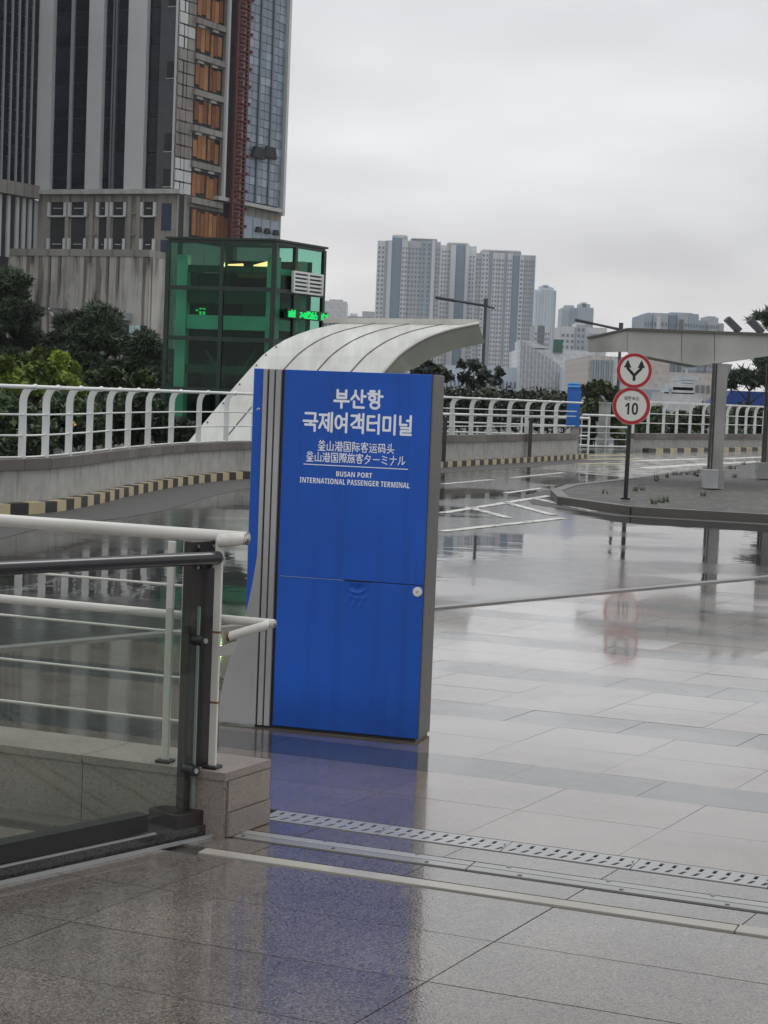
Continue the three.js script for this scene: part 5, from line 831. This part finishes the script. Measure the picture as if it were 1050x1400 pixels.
tree('broadleaf_tree', 'yellow-green leafy tree above the left railing', 'tree', 44, 45, 490, [[8, 500, 16, 11], [34, 494, 14, 9], [58, 486, 16, 9], [80, 492, 14, 10], [95, 506, 14, 10], [22, 512, 20, 11], [55, 508, 22, 12], [84, 520, 22, 11], [10, 528, 24, 10], [45, 530, 26, 10], [102, 532, 16, 9], [-20, 508, 20, 14], [-25, 530, 22, 12], [70, 536, 24, 9]], { seed: 11, leaf: 0.13, color: [0.13, 0.19, 0.025], density: 3.2, dark: 0.45 });
tree('broadleaf_tree', 'mid-green leafy tree right of the yellow-green one', 'tree', 46, 150, 505, [[130, 520, 18, 12], [150, 514, 20, 12], [172, 526, 18, 12], [115, 530, 14, 9], [195, 520, 16, 14]], { seed: 12, leaf: 0.12, color: [0.06, 0.1, 0.025], density: 2.8 });
{
  const shrub = (label, z, x, blobs, color, seed, leaf = 0.1) => tree('shrub', label, 'shrub', z, x, blobs[0][1], blobs, { seed, leaf, color, density: 1.6, trunk: 0.05, limbEvery: 3, spread: 1.2 });
  shrub('dark green shrub behind the left railing, nearest the frame edge', 36, 10, [[0, 560, 30, 26], [30, 575, 26, 26], [-25, 590, 24, 30], [20, 605, 30, 18], [50, 590, 20, 24]], [0.04, 0.07, 0.026], 21);
  shrub('dark green shrub behind the middle posts of the left railing', 38, 95, [[80, 560, 26, 24], [110, 568, 26, 24], [90, 592, 30, 20], [130, 588, 24, 22]], [0.035, 0.06, 0.024], 22);
  shrub('dark green shrub behind the left railing, next to the lift tower', 40, 180, [[160, 558, 24, 24], [190, 565, 26, 24], [215, 575, 18, 28], [175, 590, 30, 18], [245, 590, 24, 20], [275, 600, 18, 14]], [0.034, 0.056, 0.026], 23);
  // orange and yellow blossoms low behind the railing, and a twin-arm lamp among the pines
  const fl = thing('flower_shrub', 'low shrub with orange and yellow blossoms behind the left railing', 'flowering shrub', D(35, 620, 30).setY(-5)), rf = rng(8), fb = (list) => foliage(Math.floor(rf() * 999), list.map(([x, y, q]) => [D(x, y, 30), V3(q, q * 0.7, 0.15), 30]), 0.035, [1, 1, 1], { dark: 0.9 });
  const fm = (c) => new THREE.MeshStandardMaterial({ color: new THREE.Color().setRGB(...c), vertexColors: true, roughness: 0.6, side: THREE.DoubleSide });
  new MB().add(foliage(55, [[D(35, 612, 30), V3(0.5, 0.35, 0.3), 700], [D(62, 592, 30), V3(0.25, 0.3, 0.3), 350]], 0.06, [0.03, 0.05, 0.02])).build('leaves', leafMat, fl);
  new MB().add(fb([[33, 610, 0.1], [40, 606, 0.07], [66, 583, 0.06]])).build('orange_blossoms', fm([0.35, 0.07, 0.02]), fl); new MB().add(fb([[27, 600, 0.05], [60, 578, 0.06], [58, 596, 0.05], [100, 580, 0.04]])).build('yellow_blossoms', fm([0.42, 0.28, 0.08]), fl);
  new MB().tube(D(40, 612, 30).setY(-5), D(40, 612, 30), 0.04, 6).build('stem', bark, fl);
  const lz = 80, lp = thing('street_lamp', 'pale twin-arm lamp rising between the pines before the stained wall', 'street lamp', D(89, 600, lz).setY(-5)), Lp = (x, y) => D(x, y, lz);
  new MB().tube(Lp(89, 600).setY(-5), Lp(89.5, 429), 0.07, 8).build('post', farMat.grey, lp); new MB().path([Lp(66, 422), Lp(73, 430), Lp(89.5, 431), Lp(102, 429), Lp(106, 421)], 0.06, 24, 6).build('arms', farMat.white, lp);
  for (const x of [69, 78, 99, 104]) new MB().box(Lp(x, 424).x, Lp(x, x > 72 && x < 100 ? 429 : 424).y, -lz, 0.28, 0.1, 0.2).build('lamp_head', farMat.dark, lp);
  const r = rng(4), hb = []; for (let x = 596; x < 792; x += 11) hb.push([x, 541 + r() * 6 + (x > 700 ? 3 : 0), 14, 14 + r() * 4]), hb.push([x, 570, 16, 22]);
  const hz = 68, hm = hz / F, hedge = foliage(99, hb.map(([x, y, a, b]) => [D(x, y, hz + (r() - 0.5)), V3(a * hm, b * hm, 0.8), 130]), 0.11, [0.028, 0.034, 0.018]);
  const t = thing('hedge', 'dark clipped hedge behind the railing right of the pylon', 'hedge', D(690, 600, hz).setY(-5)); new MB().add(hedge).build('leaves', leafMat, t);
  const stems = new MB(); for (const [x, y] of hb) { const p = D(x, y, hz); stems.tube(V3(p.x, -5, p.z), p, 0.05, 5, 0.02); } stems.build('stems', bark, t);
  tree('sapling', 'thin dark sapling beside the tall street lamp', 'tree', 72, 646, 486, [[648, 500, 12, 9, 90], [636, 515, 12, 9, 80], [662, 512, 12, 9, 80], [676, 520, 12, 8, 80], [650, 525, 16, 8, 110], [683, 508, 8, 7, 45], [630, 498, 7, 6, 40]], { seed: 41, leaf: 0.14, color: [0.022, 0.03, 0.02], trunk: 0.07 });
  tree('sapling', 'small dark tree under the end of the shell canopy', 'tree', 70, 590, 490, [[585, 502, 12, 9, 90], [570, 508, 12, 8, 80], [600, 507, 12, 8, 80], [590, 518, 20, 10, 160], [612, 515, 10, 8, 60], [575, 522, 18, 10, 120]], { seed: 42, leaf: 0.14, color: [0.022, 0.03, 0.02], trunk: 0.06 });
  shrub('rounded green shrub between blue pedestal and round signs', 72, 815, [[805, 535, 14, 12], [822, 530, 16, 12], [838, 540, 12, 12], [812, 560, 18, 20], [835, 568, 16, 24], [850, 590, 14, 20], [800, 590, 16, 24]], [0.05, 0.07, 0.022], 51, 0.13);
  shrub('green shrub behind the far railing, left of the shelter pillar', 88, 905, [[875, 575, 16, 22], [900, 572, 18, 18], [930, 578, 18, 18], [955, 575, 16, 20], [890, 595, 30, 16], [940, 598, 30, 16]], [0.04, 0.062, 0.025], 52, 0.15);
  shrub('green shrub behind the far railing, right of the shelter pillar', 88, 1020, [[990, 575, 16, 18], [1015, 570, 18, 20], [1045, 575, 18, 20], [1075, 572, 18, 20], [1005, 595, 30, 16], [1060, 596, 30, 16]], [0.035, 0.055, 0.025], 53, 0.15);
  tree('pine_tree', 'dark pine seen beneath the shelter roof', 'tree', 95, 1025, 470, [[1010, 512, 18, 9], [1030, 520, 20, 9], [1050, 510, 18, 9], [1000, 524, 12, 7], [1045, 495, 16, 8], [1068, 505, 18, 10], [1060, 525, 20, 9]], { seed: 61, needle: true, leaf: 0.35, color: pineC, density: 1.5 });
  tree('pine_tree', 'tall pine with a branch reaching over the shelter roof', 'tree', 110, 1088, 400, [[1044, 431, 16, 5], [1060, 427, 16, 6], [1080, 415, 18, 8], [1030, 436, 8, 3], [1076, 440, 16, 7], [1100, 440, 20, 10], [1090, 470, 24, 12], [1052, 442, 10, 4]], { seed: 62, needle: true, leaf: 0.35, color: pineC, density: 2 });
}
renderer.render(scene, camera);
